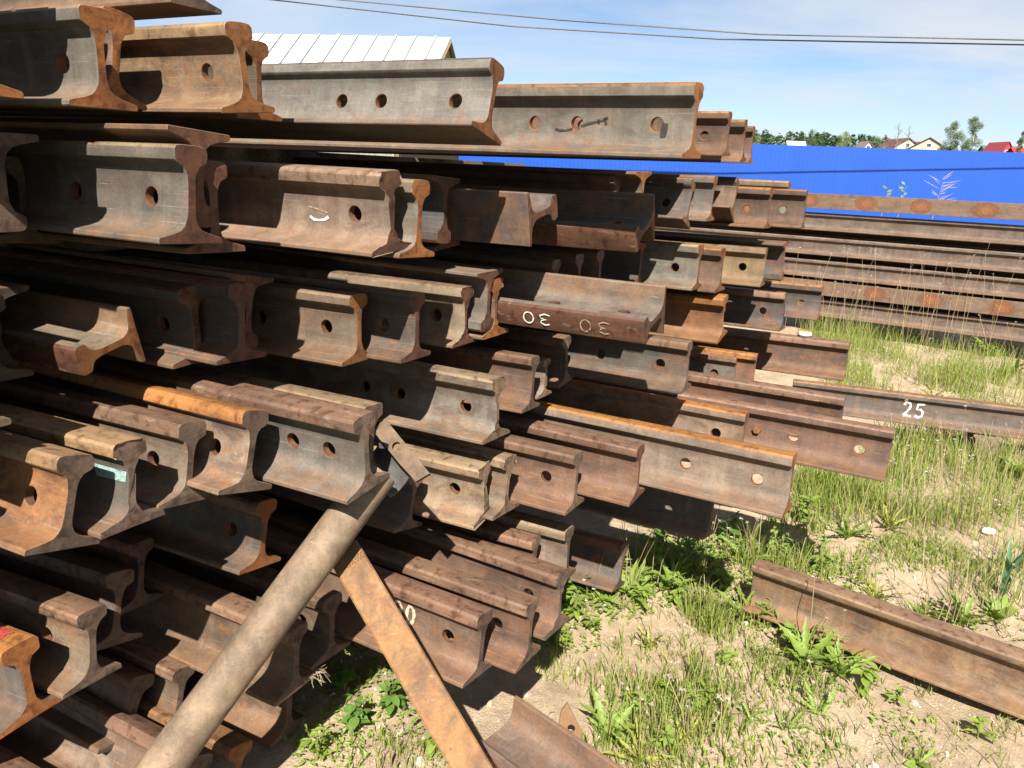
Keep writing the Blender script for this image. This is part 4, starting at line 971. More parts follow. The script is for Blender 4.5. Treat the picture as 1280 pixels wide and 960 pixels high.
# pebbles and dead bits
PV, PF = [], []
for i in range(1500):
    px, py = rg.uniform(380, 1290), rg.uniform(430, 965); g = on_z(px, py)
    if g.y > 8: continue
    r = rg.uniform(.002, .006)*(1+2*(rg.random() < .06)); z = ground_h(g.x, g.y); k = len(PV)
    base = [(r*rg.uniform(.7, 1.2)*math.cos(q*1.2566), r*rg.uniform(.7, 1.2)*math.sin(q*1.2566)) for q in range(5)]
    PV += [(g.x+a, g.y+b_, z-.001) for a, b_ in base]+[(g.x+a*.6, g.y+b_*.6, z+r*.8) for a, b_ in base]
    PF += [(k+q, k+(q+1) % 5, k+5+(q+1) % 5, k+5+q) for q in range(5)]+[tuple(range(k+5, k+10))]
o = mesh_obj('pebbles', PV, PF, noisy_mat('pebble_stone', (.22, .16, .11), (.48, .40, .3), 40)); tag(o, kind='stuff')
TV = MB()
for i in range(150):
    px, py = rg.uniform(640, 1280), rg.uniform(560, 960); g = on_z(px, py); a = rg.uniform(0, 6.283); l = rg.uniform(.02, .09); z = ground_h(g.x, g.y)
    TV.tube([(g.x, g.y, z+.003), (g.x+l*.5*math.cos(a), g.y+l*.5*math.sin(a), z+.012+rg.uniform(0, .02)), (g.x+l*math.cos(a+.3), g.y+l*math.sin(a+.3), z+.004)], .0011, 3)
o = TV.build('dead_stalks', M_GRASSD); tag(o, kind='stuff')

# leaf shapes shared by the weeds
def toothed_leaf(seed, lobes=8, wid=.21):
    rnd = random.Random(seed); V = []; F = []
    n = lobes*2
    for i in range(n+1):
        t = i/n; env_ = wid*(math.sin(math.pi*min(1, t**.75*.97+.03)))*(.55+.6*t)
        w = env_*(1.0 if i % 2 else .5)*rnd.uniform(.85, 1.15); droop = .30*t-.34*t*t+.02*rnd.uniform(-1, 1)
        up = w*.35
        V += [(t-(.06 if i % 2 else 0), -w*.5, droop+up), (t, 0, droop), (t-(.06 if i % 2 else 0), w*.5, droop+up*rnd.uniform(.5, 1.2))]
        if i: k = len(V)-6; F += [(k, k+3, k+4, k+1), (k+1, k+4, k+5, k+2)]
    return V, F
def oval_leaf(seed, wid=.55):
    rnd = random.Random(seed); V = []; F = []
    for i in range(7):
        t = i/6; w = wid*math.sin(math.pi*min(1, t*.93+.05))**.8; dr = .15*t-.25*t*t
        V += [(t, -w*.5, dr+w*.18), (t, 0, dr), (t, w*.5, dr+w*.18*rnd.uniform(.4, 1.3))]
        if i: k = len(V)-6; F += [(k, k+3, k+4, k+1), (k+1, k+4, k+5, k+2)]
    return V, F
def leaf_meshes(fn, mt, n, **k):
    out = []
    for s in range(n):
        V, F = fn(s, **k); me = bpy.data.meshes.new('leaf'); me.from_pydata(V, [], F); me.materials.append(mt); me.update(); me.shade_smooth(); out.append(me)
    return out
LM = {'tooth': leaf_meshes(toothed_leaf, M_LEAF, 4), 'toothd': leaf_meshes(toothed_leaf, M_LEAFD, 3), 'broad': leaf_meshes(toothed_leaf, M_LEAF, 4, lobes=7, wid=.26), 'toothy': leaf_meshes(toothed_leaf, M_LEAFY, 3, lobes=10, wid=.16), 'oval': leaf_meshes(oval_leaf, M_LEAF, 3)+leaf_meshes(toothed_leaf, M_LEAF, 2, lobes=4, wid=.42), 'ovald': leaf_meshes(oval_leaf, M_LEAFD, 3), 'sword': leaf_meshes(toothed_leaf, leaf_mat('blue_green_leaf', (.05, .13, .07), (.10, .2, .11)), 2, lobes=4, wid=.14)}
def add_leaf(root, kind, loc, yaw, pit, size, rnd, rollv=0.0):
    o = bpy.data.objects.new('leaf', rnd.choice(LM[kind])); COL.objects.link(o); o.parent = root
    o.location = loc; o.rotation_euler = (rollv, -pit, yaw); o.scale = (size, size*rnd.uniform(.8, 1.15), size)
def rosette(px, py, kind, n, size, label, stalks=0, up=(.25, 1.1), group='broad-leaved weeds in the sand', heads=M_SEED):
    rnd = random.Random(px*1000+py); g = on_z(px, py); root = empty('weed_plant', (g.x, g.y, ground_h(g.x, g.y)-.004))
    tag(root, label, 'weed', group)
    for i in range(int(n*1.35)):
        add_leaf(root, kind, (rnd.uniform(-.01, .01), rnd.uniform(-.01, .01), 0), i*2.4+rnd.uniform(-.5, .5), rnd.uniform(*up), size*rnd.uniform(.55, 1.35), rnd, rnd.uniform(-.7, .7))
    for i in range(stalks): stalk(root, rnd, size*rnd.uniform(1.2, 2.2), heads)
def stalk(root, rnd, h, heads=M_SEED):
    a = rnd.uniform(0, 6.283); l = h*rnd.uniform(.1, .5); b = MB(); top = Vector((l*math.cos(a), l*math.sin(a), h))
    b.tube([(0, 0, 0), (l*.3*math.cos(a), l*.3*math.sin(a), h*.55), top], [.0016, .0013, .001], 4)
    o = b.build('stalk', M_STEM, root, 60)
    b = MB(); r = rnd.uniform(.0035, .006)
    for q in range(7): d = Vector((rnd.uniform(-1, 1), rnd.uniform(-1, 1), rnd.uniform(-.3, 1))).normalized(); s_ = d.orthogonal().normalized()*r*.5; b.add([top-s_, top+s_, top+d*r*2], [(0, 1, 2)])
    b.build('flower_head', heads, o)
def bushy(px, py, kind, n, size, h, label, group='leafy weeds beside the stack'):
    rnd = random.Random(px*77+py); g = on_z(px, py); root = empty('weed_plant', (g.x, g.y, ground_h(g.x, g.y)-.004)); tag(root, label, 'weed', group)
    b = MB(); tips = []
    for i in range(3):
        a = rnd.uniform(0, 6.283); l = h*rnd.uniform(.1, .4); p = [Vector((0, 0, 0)), Vector((l*.4*math.cos(a), l*.4*math.sin(a), h*.5)), Vector((l*math.cos(a), l*math.sin(a), h*rnd.uniform(.8, 1.1)))]
        tips.append(p); b.tube(p, [.0022, .0017, .001], 4)
    b.build('stem', M_STEM, root, 60)
    for i in range(n):
        p = rnd.choice(tips); t = rnd.uniform(.15, 1.0); q = p[0].lerp(p[1], t*2) if t < .5 else p[1].lerp(p[2], t*2-1)
        add_leaf(root, kind, q, rnd.uniform(0, 6.283), rnd.uniform(-.3, .7), size*rnd.uniform(.6, 1.1)*(1.15-.5*t), rnd, rnd.uniform(-.4, .4))
for a in [
 (1008, 822, 'broad', 26, .135, 'big bright rosette of toothed leaves against the brown ground rail', 2),
 (1052, 838, 'broad', 17, .12, 'toothed weed leaning over the middle of the brown ground rail', 1),
 (968, 722, 'tooth', 11, .12, 'toothed weed behind the left end of the brown ground rail', 2),
 (930, 765, 'broad', 14, .13, 'bright upright weed just left of the brown ground rail end', 1),
 (760, 905, 'broad', 15, .12, 'tall-leaved rosette in front of the purplish rail on its side', 2),
 (800, 935, 'toothy', 12, .10, 'rosette with reddish stalks at the bottom edge right of the purplish rail', 3),
 (860, 915, 'toothy', 10, .09, 'loose rosette in the middle of the sandy patch with bent stalks', 3),
 (850, 860, 'broad', 13, .10, 'thick weed clump in the centre of the sunlit sand', 3),
 (815, 800, 'toothy', 9, .10, 'weed with one tall broad leaf on the sand mound', 1),
 (905, 885, 'toothy', 9, .08, 'small weed with long red-brown stalks right of the thick clump', 4),
 (940, 890, 'tooth', 7, .07, 'little weed with an arching bare stalk on the bare sand', 2),
 (985, 905, 'tooth', 8, .06, 'tiny rosette alone on the bare sand near the bottom', 1),
 (1150, 950, 'oval', 4, .05, 'two-leaved seedling at the bottom edge of the bare sand', 1),
 (1024, 885, 'tooth', 9, .08, 'flattened weed with dry stems below the ground rail', 2),
 (840, 725, 'broad', 14, .13, 'wide weed at the edge of the shade by the lowest rails', 2),
 (790, 735, 'broad', 13, .13, 'bright weed in front of the dark hollow under the stack', 2),
 (745, 735, 'broad', 12, .12, 'weed pressed against the end of the lowest rails', 1),
 (880, 705, 'toothy', 11, .12, 'weed with pale seed heads below the very long grey rail', 4),
 (935, 690, 'tooth', 12, .12, 'weed in half shade under the tip of the very long grey rail', 3),
 (1095, 735, 'toothy', 12, .11, 'weed with notched leaves behind the middle of the ground rail', 2),
 (1160, 770, 'tooth', 11, .12, 'dandelion-like weed behind the right part of the ground rail', 2),
 (1200, 775, 'broad', 12, .14, 'tall dandelion-like weed with straight stalks near the right edge', 4),
 (1245, 770, 'oval', 9, .09, 'round-leaved weed behind the ground rail near the right edge', 1),
 (1110, 660, 'toothy', 11, .14, 'weed among dry stems to the right of the farthest jutting rail', 2),
 (1060, 665, 'tooth', 11, .14, 'green weed below the farthest jutting rail', 2),
 (1215, 650, 'toothy', 10, .14, 'weed beside the white pebble in the sand', 2),
 (1270, 590, 'oval', 12, .14, 'dark-leaved weed at the right edge below the numbered rail', 1),
 (1170, 495, 'toothy', 10, .18, 'weed on the sand between the numbered rail and the far pile', 2),
 (1235, 440, 'tooth', 12, .24, 'broad-leaved weed at the foot of the far pile', 1),
 (1265, 465, 'tooth', 10, .22, 'weed near the right edge in front of the far pile', 1)]: rosette(*a[:6], stalks=a[6])
rosette(1252, 745, 'sword', 5, .24, 'blue-green sword-leaved plant at the right edge', 0, (1.0, 1.45), None)
for a in [
 (985, 800, 'oval', 34, .05, .10, 'leafy weed hugging the foot of the ground rail at its left'),
 (1035, 815, 'oval', 36, .05, .12, 'leafy weed between the two big rosettes at the ground rail'),
 (960, 770, 'oval', 30, .05, .10, 'leafy weed in front of the left end of the ground rail'),
 (705, 735, 'oval', 34, .05, .13, 'leafy weed close to the outer end of the lowest rails'),
 (690, 765, 'oval', 30, .045, .10, 'leafy weed below the foot of the lowest right rail'),
 (800, 745, 'oval', 36, .05, .10, 'leafy weed on the sunlit edge of the hollow'),
 (845, 740, 'oval', 36, .05, .11, 'leafy weed on the sunlit edge nearer the grass tuft'),
 (880, 860, 'oval', 26, .04, .08, 'leafy weed among the stalks on the open sand'),
 (790, 880, 'oval', 28, .045, .09, 'leafy weed behind the tall rosette on the sand'),
 (830, 920, 'oval', 26, .045, .08, 'leafy weed near the bottom among thin grass'),
 (910, 820, 'oval', 24, .04, .07, 'leafy weed on the sand left of the ground rail rosettes'),
 (770, 712, 'oval', 40, .055, .15, 'leafy weed at the mouth of the dark hollow, left of the seed heads'),
 (815, 705, 'oval', 40, .055, .16, 'tallest leafy weed at the mouth of the dark hollow'),
 (855, 700, 'oval', 34, .055, .15, 'leafy weed at the right of the mouth of the dark hollow'),
 (905, 720, 'oval', 30, .05, .12, 'leafy weed between the grass tuft and the long grey rail'),
 (740, 775, 'oval', 22, .045, .08, 'low leafy weed on the sand right of the lowest rails'),
 (975, 690, 'oval', 34, .055, .16, 'leafy weed behind the left end of the ground rail'),
 (1030, 700, 'oval', 30, .055, .15, 'leafy weed farther along behind the ground rail'),
 (1010, 650, 'oval', 30, .06, .18, 'leafy weed in the grass right of the long grey rail tip'),
 (1215, 560, 'oval', 26, .07, .2, 'leafy weed in the grass below the rail with the white number'),
 (720, 760, 'oval', 34, .045, .13, 'small-leaved weed growing up beside the end of the lowest rails'),
 (700, 790, 'oval', 26, .045, .10, 'low small-leaved weed in front of the lowest rails'),
 (750, 720, 'oval', 34, .05, .15, 'small-leaved weed between the lowest rails and the dark hollow'),
 (395, 945, 'oval', 30, .04, .12, 'bright small-leaved weed at the bottom left of the leaning bar'),
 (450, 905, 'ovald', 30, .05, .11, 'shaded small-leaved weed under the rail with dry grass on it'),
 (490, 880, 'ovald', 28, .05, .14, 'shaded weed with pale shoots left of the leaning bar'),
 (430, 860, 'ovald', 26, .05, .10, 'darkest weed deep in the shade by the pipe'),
 (540, 930, 'oval', 18, .045, .10, 'weed with pale leaves touching the left side of the leaning bar'),
 (605, 945, 'oval', 7, .055, .07, 'round-leaved seedling between the leaning bar and the purplish rail'),
 (1120, 868, 'oval', 14, .045, .07, 'round-leaved creeper along the foot of the ground rail'),
 (1085, 858, 'oval', 22, .055, .10, 'round-leaved weed clinging to the web of the ground rail'),
 (1225, 912, 'oval', 12, .05, .08, 'round-leaved seedling right below the ground rail'),
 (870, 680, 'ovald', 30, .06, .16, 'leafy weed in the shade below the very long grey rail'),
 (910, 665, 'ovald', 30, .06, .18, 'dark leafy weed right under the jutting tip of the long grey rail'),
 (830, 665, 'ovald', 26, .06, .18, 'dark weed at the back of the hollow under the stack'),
 (1060, 395, 'oval', 34, .09, .34, 'light green bushy weed in front of the left part of the far pile'),
 (1100, 595, 'oval', 20, .05, .16, 'small bushy weed right of the purplish jutting rail')]: bushy(*a)
# tall thin stalks standing in front of the far pile and along the right
TS = MB(); TH = MB()
for (px, py, n, rad, h0, h1) in [(1070, 440, 13, .7, .5, 1.05), (1110, 430, 13, .7, .45, 1.0), (1170, 440, 11, .6, .5, 1.1), (1040, 430, 13, .4, .5, .9), (1240, 500, 14, .5, .3, .6), (1215, 640, 12, .3, .25, .5), (1175, 780, 10, .14, .16, .34), (1225, 770, 10, .14, .2, .4), (1120, 640, 14, .25, .18, .4), (900, 690, 9, .18, .14, .3), (800, 720, 7, .16, .12, .26), (1180, 610, 18, .3, .2, .42), (1010, 950, 5, .1, .06, .14), (1090, 950, 5, .12, .06, .16), (870, 890, 5, .14, .06, .16)]:
    for i in range(n):
        g = on_z(px, py); r = rad*math.sqrt(rg.random()); a = rg.uniform(0, 6.283); x, y = g.x+r*math.cos(a), g.y+r*math.sin(a); h = rg.uniform(h0, h1); b_ = rg.uniform(0, 6.283); l = h*rg.uniform(.03, .3)
        top = Vector((x+l*math.cos(b_), y+l*math.sin(b_), h)); TS.tube([(x, y, 0), (x+l*.35*math.cos(b_), y+l*.35*math.sin(b_), h*.6), top], [.0017, .0014, .0009], 3, cap=False)
        rr = .0045*(1+.25*g.y/3)
        for q in range(6): d = Vector((rg.uniform(-1, 1), rg.uniform(-1, 1), rg.uniform(-.6, 1.3))).normalized(); s_ = d.orthogonal().normalized()*rr*.4; TH.add([top-s_, top+s_, top+d*rr*1.8], [(0, 1, 2)])
o = TS.build('grass_stalks', M_GRASSD); tag(o, kind='stuff'); o = TH.build('seed_heads', M_SEED); tag(o, kind='stuff')
FL = MB()
for (px, py, n, rad) in [(1065, 450, 9, .4), (1095, 400, 10, .4), (1240, 510, 12, .45), (1130, 470, 8, .4), (1170, 560, 10, .3), (1200, 600, 10, .4), (1120, 560, 8, .3), (990, 700, 5, .3), (1215, 655, 5, .3), (740, 740, 4, .15), (1070, 760, 5, .3)]:
    for i in range(n):
        g = on_z(px, py); r = rad*math.sqrt(rg.random()); a = rg.uniform(0, 6.283); x, y = g.x+r*math.cos(a), g.y+r*math.sin(a); z = ground_h(x, y)+rg.uniform(.02, .09)*(1+g.y/4); k = .004*(.6+g.y/4)
        for q in range(5):
            t = q*1.2566+a; FL.add([(x, y, z), (x+k*math.cos(t-.4), y+k*math.sin(t-.4), z+k*.3), (x+k*1.4*math.cos(t), y+k*1.4*math.sin(t), z+k*.2), (x+k*math.cos(t+.4), y+k*math.sin(t+.4), z+k*.3)], [(0, 1, 2, 3)])
o = FL.build('small_white_flowers', M_PETAL); tag(o, kind='stuff')
# white pebble
g = on_z(1234, 667); bm_ = bmesh.new(); bmesh.ops.create_icosphere(bm_, subdivisions=2, radius=.026)
for v_ in bm_.verts: v_.co = Vector((v_.co.x*1.25, v_.co.y*.9, v_.co.z*.62))*(1+.12*math.sin(v_.co.x*90+v_.co.y*60))
me = bpy.data.meshes.new('white_stone'); bm_.to_mesh(me); bm_.free(); me.materials.append(noisy_mat('white_stone', (.6, .58, .55), (.8, .79, .77), 40)); me.shade_smooth()
o = bpy.data.objects.new('white_stone', me); COL.objects.link(o); o.location = (g.x, g.y, .012); tag(o, 'white egg-sized stone lying on the sand at the right', 'stone')

# ------------------------------------------------------------------ blue fence of profiled sheet
mt, nt, N, L, bs = newmat('blue_sheet'); v_ = obj_vec(N, L)
L.new(mixc(N, L, ramp(N, L, noise(N, L, mapping(N, L, v_, (.6, 2, .4)), 1.2, 5, .6), .3, .7), (.004, .047, .285), (.005, .057, .335)), bs.inputs['Base Color']); bs.inputs['Roughness'].default_value = .42
M_BLUE = mt
fa, fb = at_y(943, 180, 21.2), at_y(1280, 191, 19.6)
fd = Vector((fb.x-fa.x, fb.y-fa.y, 0)); fd.normalize(); fn = Vector((fd.y, -fd.x, 0))
f0 = at_y(522, 190, 23.6); f0.z = 0; start = Vector((fa.x, fa.y, 0))+fd*((f0-Vector((fa.x, fa.y, 0))).dot(fd)); ztop = fa.z
froot = empty('sheet_fence', start); tag(froot, 'long bright blue fence of ribbed metal sheets behind the far pile', 'fence')
shw = 1.15; nsh = 20; zs = (fb.z-fa.z)/((Vector((fb.x-fa.x, fb.y-fa.y, 0))).length); base_t = (start-Vector((fa.x, fa.y, 0))).dot(fd)
for i in range(nsh):
    v = []; f = []; t = 0.0; prof = []
    k = 0
    while t < shw-.001:
        prof += [(t, 0), (t+.052, 0), (t+.062, .003), (t+.105, .003)]; t += .115
    prof.append((shw, 0))
    for (a, dd) in prof:
        p = fd*(a+i*shw)+fn*(dd+.0015*(i % 2)); zt = ztop+zs*(base_t+a+i*shw)
        v += [(p.x, p.y, .06), (p.x, p.y, zt)]
    for j in range(len(prof)-1): f.append((2*j, 2*j+2, 2*j+3, 2*j+1))
    mesh_obj('sheet', v, f, M_BLUE, None, froot)
for i in range(0, nsh, 2):
    b = MB(); p = fd*(i*shw+.05)-fn*.06; b.box((p.x, p.y, 1.1), (.06, .06, 2.2)); b.build('post', noisy_mat('fence_post', (.1, .1, .1), (.2, .2, .2), 8) if i == 0 else bpy.data.materials['fence_post'], froot)
for zz in (.5, 1.9):
    b = MB(); p = fd*(nsh*shw/2)-fn*.02; b.box((p.x, p.y, zz), (nsh*shw, .03, .04), Matrix.Rotation(math.atan2(fd.y, fd.x), 3, 'Z')); b.build('cross_rail', bpy.data.materials['fence_post'], froot)

# ------------------------------------------------------------------ shed with a white standing-seam roof
def shed():
    Y = 17.0; R1 = at_y(563, 46.5, Y-.6); R0 = at_y(335, 43, Y); rd = Vector((R1.x-R0.x, R1.y-R0.y, 0)); ln = rd.length; rd.normalize()
    nd = Vector((rd.y, -rd.x, 0)); nd = nd if nd.y < 0 else -nd        # towards the camera
    zr = (R1.z+R0.z)/2; ln += .6; o0 = Vector((R0.x, R0.y, 0))-rd*.6; half = 2.6; drop = 1.75
    root = empty('shed', o0); tag(root, 'shed with a white ribbed metal roof behind the top row of rails', 'shed')
    M_ROOF = noisy_mat('white_metal_roof', (.56, .56, .56), (.66, .66, .65), 1.5, .45, .05); M_WALL = noisy_mat('grey_boards', (.16, .15, .14), (.28, .27, .25), 3, stretch=(8, 8, .6)); M_GAB = noisy_mat('brown_boards', (.14, .09, .05), (.24, .16, .09), 6, stretch=(3, 8, 3))
    for sgn in (1, -1):
        e = nd*sgn; b = MB(); P = [Vector((0, 0, zr)), rd*ln+Vector((0, 0, zr)), rd*ln+e*half+Vector((0, 0, zr-drop)), e*half+Vector((0, 0, zr-drop))]
        dn = Vector((0, 0, -.035)); b.add(P+[p+dn for p in P], [(0, 1, 2, 3), (7, 6, 5, 4), (0, 4, 5, 1), (1, 5, 6, 2), (2, 6, 7, 3), (3, 7, 4, 0)]); rf = b.build('roof', M_ROOF, root)
        if sgn == 1:
            t = .12; i = 0
            sl_ = (e*half+Vector((0, 0, -drop))); sn = sl_.normalized(); up = rd.cross(sn); up = up if up.z > 0 else -up
            while t < ln:
                b = MB(); c = rd*t+Vector((0, 0, zr))+sl_*.5+up*.020; M = Matrix((rd, sn, up)).transposed(); b.box(c, (.03 if i % 7 != 5 else .09, sl_.length-.02, .04), M); b.build('seam', bpy.data.materials.get('seam_metal') or noisy_mat('seam_metal', (.20, .20, .21), (.28, .28, .28), 5), rf)
                t += .40; i += 1
    # gable ends and walls
    zw = zr-drop+.12; hw = half-.35
    for t in (.35, ln-.38):
        b = MB(); P = [rd*t+nd*hw, rd*t-nd*hw]; q = rd*.06
        prof = [P[0], P[1], P[1]+Vector((0, 0, zw)), rd*t+Vector((0, 0, zr-.12)), P[0]+Vector((0, 0, zw))]
        b.add(prof+[p+q for p in prof], [(0, 1, 2, 3, 4), (9, 8, 7, 6, 5)]+[(i, i+5, (i+1) % 5+5, (i+1) % 5) for i in range(5)]); b.build('gable_wall', M_GAB, root)
    for sgn in (1, -1):
        b = MB(); c = rd*(ln/2)+nd*sgn*(hw-.03); b.box((c.x, c.y, zw/2), (ln-.80, .06, zw), Matrix.Rotation(math.atan2(rd.y, rd.x), 3, 'Z')); b.build('wall', M_WALL, root)
    b = MB()
    for e in (nd, -nd): b.tube([rd*(ln-.02)+Vector((0, 0, zr-.08)), rd*(ln-.02)+e*half+Vector((0, 0, zr-drop-.08))], .05, 4)
    b.build('barge_board', M_GAB, root)
shed()

# ------------------------------------------------------------------ overhead wires
M_WIRE = noisy_mat('wire_sheath', (.06, .06, .06), (.12, .12, .12), 30, bmp=0)
def wire(pts, lab):
    P = [at_y(*p) for p in pts]; out = []
    for i in range(len(P)-1):
        for k in range(8): out.append(P[i].lerp(P[i+1], k/8))
    out.append(P[-1]); d0 = (P[1]-P[0]).normalized(); d1 = (P[-1]-P[-2]).normalized()
    out = [out[0]-d0*8]+out+[out[-1]+d1*14]
    b = MB(); b.tube(out, .016, 6); tag(b.build('overhead_wire', M_WIRE, None, 60), lab, 'wire', 'wires across the sky')
wire([(343, 0, 20.66), (640, 33, 19.53), (900, 49, 18.64), (1280, 56, 17.47)], 'lower of the two dark wires sagging across the sky')
wire([(428, 0, 20.2), (700, 25, 19.2), (950, 43, 18.38), (1280, 50, 17.4)], 'upper of the two dark wires sagging across the sky')

# ------------------------------------------------------------------ houses, trees and the far wood
def house(px, py_ridge, Y, w, dep, gable, roofc, wallc, lab, over=.5, yaw=0.0, gable_front=True):
    top = at_y(px, py_ridge, Y); root = empty('house', (top.x, top.y, 0), (0, 0, yaw)); tag(root, lab, 'house', 'houses beyond the fence')
    zr = top.z; ze = zr-gable; mr = noisy_mat('roof_sheet', [c*.8 for c in roofc], roofc, 2); mw = noisy_mat('house_wall', [c*.85 for c in wallc], wallc, 2)
    b = MB(); h = w/2; zb = HB-1
    prof = [(-h, zb), (h, zb), (h, ze), (0, zr-.08), (-h, ze)]
    n = 5; b.add([(x, -dep/2, z) for x, z in prof]+[(x, dep/2, z) for x, z in prof], [(0, 1, 2, 3, 4), (9, 8, 7, 6, 5)]+[(i, i+5, (i+1) % 5+5, (i+1) % 5) for i in range(5)]); b.build('wall', mw, root)
    for s in (1, -1):
        b = MB(); sl_ = gable/h; x1 = s*(h+over); z1 = ze-over*sl_
        P = [(0, -dep/2-over, zr), (0, dep/2+over, zr), (x1, dep/2+over, z1), (x1, -dep/2-over, z1)]
        b.add(P+[(x, y, z-.18) for x, y, z in P], [(0, 1, 2, 3), (7, 6, 5, 4), (0, 4, 5, 1), (1, 5, 6, 2), (2, 6, 7, 3), (3, 7, 4, 0)]); b.build('roof', mr, root)
    M_WF = bpy.data.materials.get('window_frame') or noisy_mat('window_frame', (.6, .6, .58), (.75, .75, .73), 5, bmp=0); M_GL = bpy.data.materials.get('window_glass') or noisy_mat('window_glass', (.03, .035, .04), (.06, .07, .08), 2, .1, bmp=0, spec=.6)
    b = MB(); b.box((0, -dep/2-.03, ze+gable*.32), (1.5, .06, 1.2)); fr = b.build('window', M_WF, root)
    b = MB(); b.box((0, -dep/2-.07, ze+gable*.32), (1.2, .04, .95)); b.build('pane', M_GL, fr)
HB = 9.0
house(1125, 173, 262, 10.5, 12, 3.4, (.10, .045, .038), (.44, .40, .33), 'cream house with a dark red roof, left of the pair beyond the fence')
house(1164, 173, 250, 11.5, 14, 3.4, (.115, .042, .038), (.40, .33, .25), 'tan house with a dark red roof beside the two birches', yaw=-.5)
house(1146, 177, 285, 6, 10, 2.6, (.13, .04, .045), (.35, .25, .16), 'low house with a red roof between the cream and the tan house', yaw=1.5)
house(1249.5, 177.5, 255, 5.8, 10, 4.6, (.24, .04, .048), (.34, .04, .06), 'bright red gabled house right of the two birches')
house(1238, 182, 290, 6, 5, 2.2, (.08, .095, .07), (.24, .24, .22), 'greenish roofed building left behind the red gabled house', yaw=1.5)
house(1262, 182.5, 290, 6, 5, 2.0, (.09, .11, .095), (.24, .24, .22), 'greenish roofed building right behind the red gabled house', yaw=1.5)
house(1279, 184.5, 240, 6, 6, 2.0, (.28, .032, .04), (.28, .04, .05), 'low red roof at the right picture edge beyond the fence', yaw=1.5)
house(1081, 176.5, 280, 5, 7, 3.2, (.18, .14, .12), (.5, .42, .38), 'small pinkish gable among the trees beyond the fence')
house(995, 176.4, 285, 6, 5.5, 2.0, (.5, .5, .5), (.4, .4, .38), 'low shed with a pale grey roof before the far wood', yaw=1.45)

def foliage_mat(name, c0, c1):
    return leaf_mat(name, c0, c1, .3)
M_FA = foliage_mat('crown_green', (.045, .08, .03), (.11, .15, .06)); M_FB = foliage_mat('crown_grey_green', (.085, .125, .07), (.17, .22, .12)); M_FC = foliage_mat('crown_yellow_green', (.12, .15, .035), (.24, .26, .085)); M_FD = foliage_mat('wood_dark', (.05, .085, .04), (.11, .15, .075))
M_TRUNK = noisy_mat('bark', (.12, .09, .06), (.24, .2, .15), 5); M_BIRCH = noisy_mat('birch_bark', (.3, .29, .26), (.6, .58, .54), 3, stretch=(1, 1, 4))
def crown_leaves(mb, c, R, n, size, rnd):
    for i in range(n):
        d = Vector((rnd.gauss(0, 1), rnd.gauss(0, 1), rnd.gauss(0, 1))).normalized()*(rnd.random()**.45); p = Vector(c)+Vector((d.x*R[0], d.y*R[1], d.z*R[2]))
        a = Vector((rnd.uniform(-1, 1), rnd.uniform(-1, 1), rnd.uniform(-1, 1))).normalized(); b_ = a.orthogonal().normalized(); s = size*rnd.uniform(.5, 1.2)
        mb.add([p-a*s, p+b_*s*.5, p+a*s, p-b_*s*.5], [(0, 1, 2, 3)])
def tree(px, py_top, Y, wpx, mat, lab, dens=1.0, name='tree', bark=None, sparse=False, seed=1, lower=.12):
    rnd = random.Random(seed); top = at_y(px, py_top, Y); H = top.z; wid = wpx/FPX*Y; zb = ground_h(top.x, top.y); H -= zb; root = empty(name, (top.x, top.y, zb)); tag(root, lab, 'tree', 'trees beyond the fence')
    b = MB(); b.tube([(0, 0, 0), (.05*wid, 0, H*.4), (0, 0, H*.93)], [.03*H*.55, .02*H*.5, .02], 7)
    limbs = []
    for i in range(9 if not sparse else 12):
        z = H*rnd.uniform(.22, .85); a = rnd.uniform(0, 6.283); l = wid*.5*rnd.uniform(.5, 1)*(1-.45*(z/H)); e = Vector((l*math.cos(a), l*math.sin(a), z+l*rnd.uniform(.5, 1.1))); limbs.append(e); b.tube([(0, 0, z), Vector((0, 0, z)).lerp(e, .5)+Vector((0, 0, -.05)), e], [.07, .045, .015], 4)
    b.build('trunk', bark or M_TRUNK, root, 60)
    mb = MB()
    if not sparse:
        for i in range(24):
            z = rnd.uniform(lower+.05, .93); r = wid*.5*(math.sin(math.pi*min(1, (z-lower+.12)/(1.1-lower)))**.6); a = rnd.uniform(0, 6.283); rr = r*rnd.uniform(.1, .75); R = wid*rnd.uniform(.12, .2)
            crown_leaves(mb, (rr*math.cos(a), rr*math.sin(a), z*H), (R, R, R*1.15), int(130*dens), H*.016, rnd)
        crown_leaves(mb, (0, 0, H*.92), (wid*.10, wid*.10, H*.08), int(90*dens), H*.015, rnd)
    else:
        for e in limbs: crown_leaves(mb, e, (wid*.085, wid*.085, H*.045), int(26*dens), H*.012, rnd)
        crown_leaves(mb, (0, 0, H*.93), (wid*.07, wid*.07, H*.06), 30, H*.012, rnd)
    mb.build('crown', mat, root)
tree(1195, 150, 240, 28, M_FB, 'left one of the two birches beyond the fence', 2.0, 'birch_tree', M_BIRCH, seed=3)
tree(1221, 145, 236, 30, M_FB, 'right and taller one of the two birches beyond the fence', 2.0, 'birch_tree', M_BIRCH, seed=8)
tree(1125, 152, 180, 22, M_FB, 'thin see-through young tree in front of the cream house', .8, 'young_tree', None, True, 5)
tree(1138, 156, 185, 16, M_FB, 'second thin young tree just right of the first in front of the cream house', .8, 'young_tree', None, True, 6)
tree(1107, 166, 190, 12, M_FB, 'lowest thin young tree left of the cream house', .7, 'young_tree', None, True, 16)
tree(1058, 163, 220, 20, M_FC, 'yellowish green bushy tree standing before the far wood', 1.0, 'bushy_tree', None, False, 9)
tree(1015, 160, 300, 24, M_FA, 'round green tree highest in front of the far wood', 1.0, 'bushy_tree', None, False, 10)
tree(1280, 163, 230, 14, M_FA, 'tree cut by the right picture edge beyond the fence', 1.0, 'bushy_tree', None, False, 12)
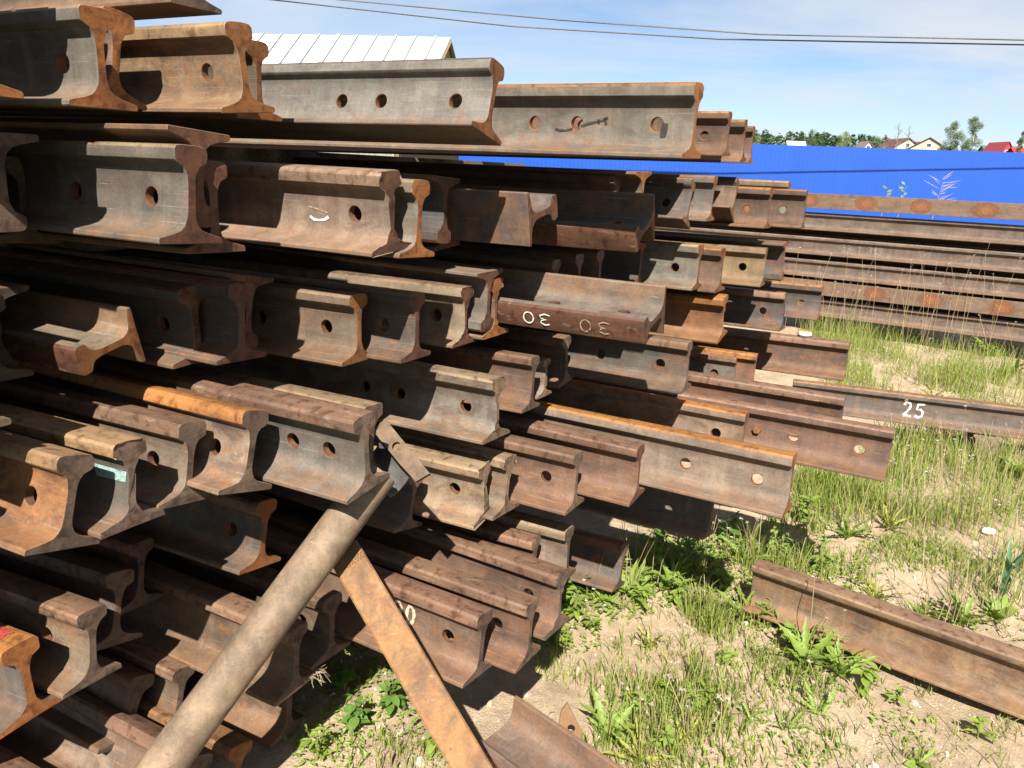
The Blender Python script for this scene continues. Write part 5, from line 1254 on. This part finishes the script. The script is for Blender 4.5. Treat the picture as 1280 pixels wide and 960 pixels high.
tree(1097, 170, 290, 24, M_FA, 'dark bushy tree left of the cream house', 1.0, 'bushy_tree', None, False, 13)
tree(948, 169, 260, 14, M_FC, 'pale green tree just right of the top row of rail ends', 1.0, 'bushy_tree', None, False, 14)
# the far wood: rows of small conifers and round crowns as one mass
WB = MB(); rw = random.Random(4)
for i in range(520):
    px = rw.uniform(480, 1112) if i % 8 else rw.uniform(1112, 1500); Yw = rw.uniform(320, 370)
    pyt = (164+(px-945)*.045 if px < 1112 else 186+(px-1112)*.045)+rw.uniform(-3.5, 5)
    tp = at_y(px, pyt, Yw); x = tp.x; H = tp.z
    con = rw.random() < .6
    for k in range(80 if con else 130):
        if con:
            t = rw.random()**.8; r = (1-t)*(H-8)*.24*rw.uniform(.4, 1); z = 8+(H-8)*(.05+.95*t)
        else:
            t = rw.random(); r = (H-8)*.32*math.sin(math.pi*min(1, t*.9+.08))**.7*rw.random()**.4; z = 8+(H-8)*(.1+.86*t)
        a = rw.uniform(0, 6.283); p = Vector((x+r*math.cos(a), Yw+r*math.sin(a), z)); d = Vector((math.cos(a), math.sin(a), rw.uniform(-.5, .3 if con else .8))).normalized(); q = d.cross(Vector((0, 0, 1))).normalized(); s = (H-8)*.07*rw.uniform(.6, 1.2)
        WB.add([p-d*s, p+q*s*.6, p+d*s, p-q*s*.6], [(0, 1, 2, 3)])
o = WB.build('far_wood', M_FD); tag(o, kind='stuff')
# weeds with willowherb-like flower spikes at the fence, behind the far pile
M_SPIKE = noisy_mat('pale_spikes', (.20, .15, .19), (.32, .27, .30), 20, bmp=0)
for (px, pt, h, lab, n) in [(1180, 222, .0, 'pale feathery plant rising behind the far pile', 26), (1112, 232, 0, 'small green shoot behind the far pile left of the feathery plant', 8), (1134, 227, 0, 'green shoot with one leafy tip behind the far pile', 8)]:
    top = at_y(px, pt, 9.6); rnd = random.Random(px); root = empty('tall_weed', (top.x-.1, top.y, 0)); tag(root, lab, 'weed'); b = MB(); H = top.z
    b.tube([(0, 0, 0), (.03, 0, H*.6), (.10, 0, H*.97)], [.006, .005, .002], 5); b.build('stem', M_STEM, root, 60)
    b = MB()
    for i in range(n):
        z = H*(.80+.2*i/n); a = rnd.uniform(-.9, .9) if n > 10 else rnd.uniform(0, 6.28); l = rnd.uniform(.08, .26) if n > 10 else rnd.uniform(.05, .09); p = Vector((.08, 0, z)); d = Vector((math.cos(a)*(1 if rnd.random() < .75 else -1), math.sin(a)*.5, rnd.uniform(.1, .7))).normalized(); q = d.cross(Vector((0, 1, 0))).normalized()*(.004 if n > 10 else .015)
        b.add([p, p+d*l*.5+q, p+d*l, p+d*l*.5-q], [(0, 1, 2, 3)])
    b.build('flower_spike' if n > 10 else 'leaves', M_SPIKE if n > 10 else M_LEAF, root)
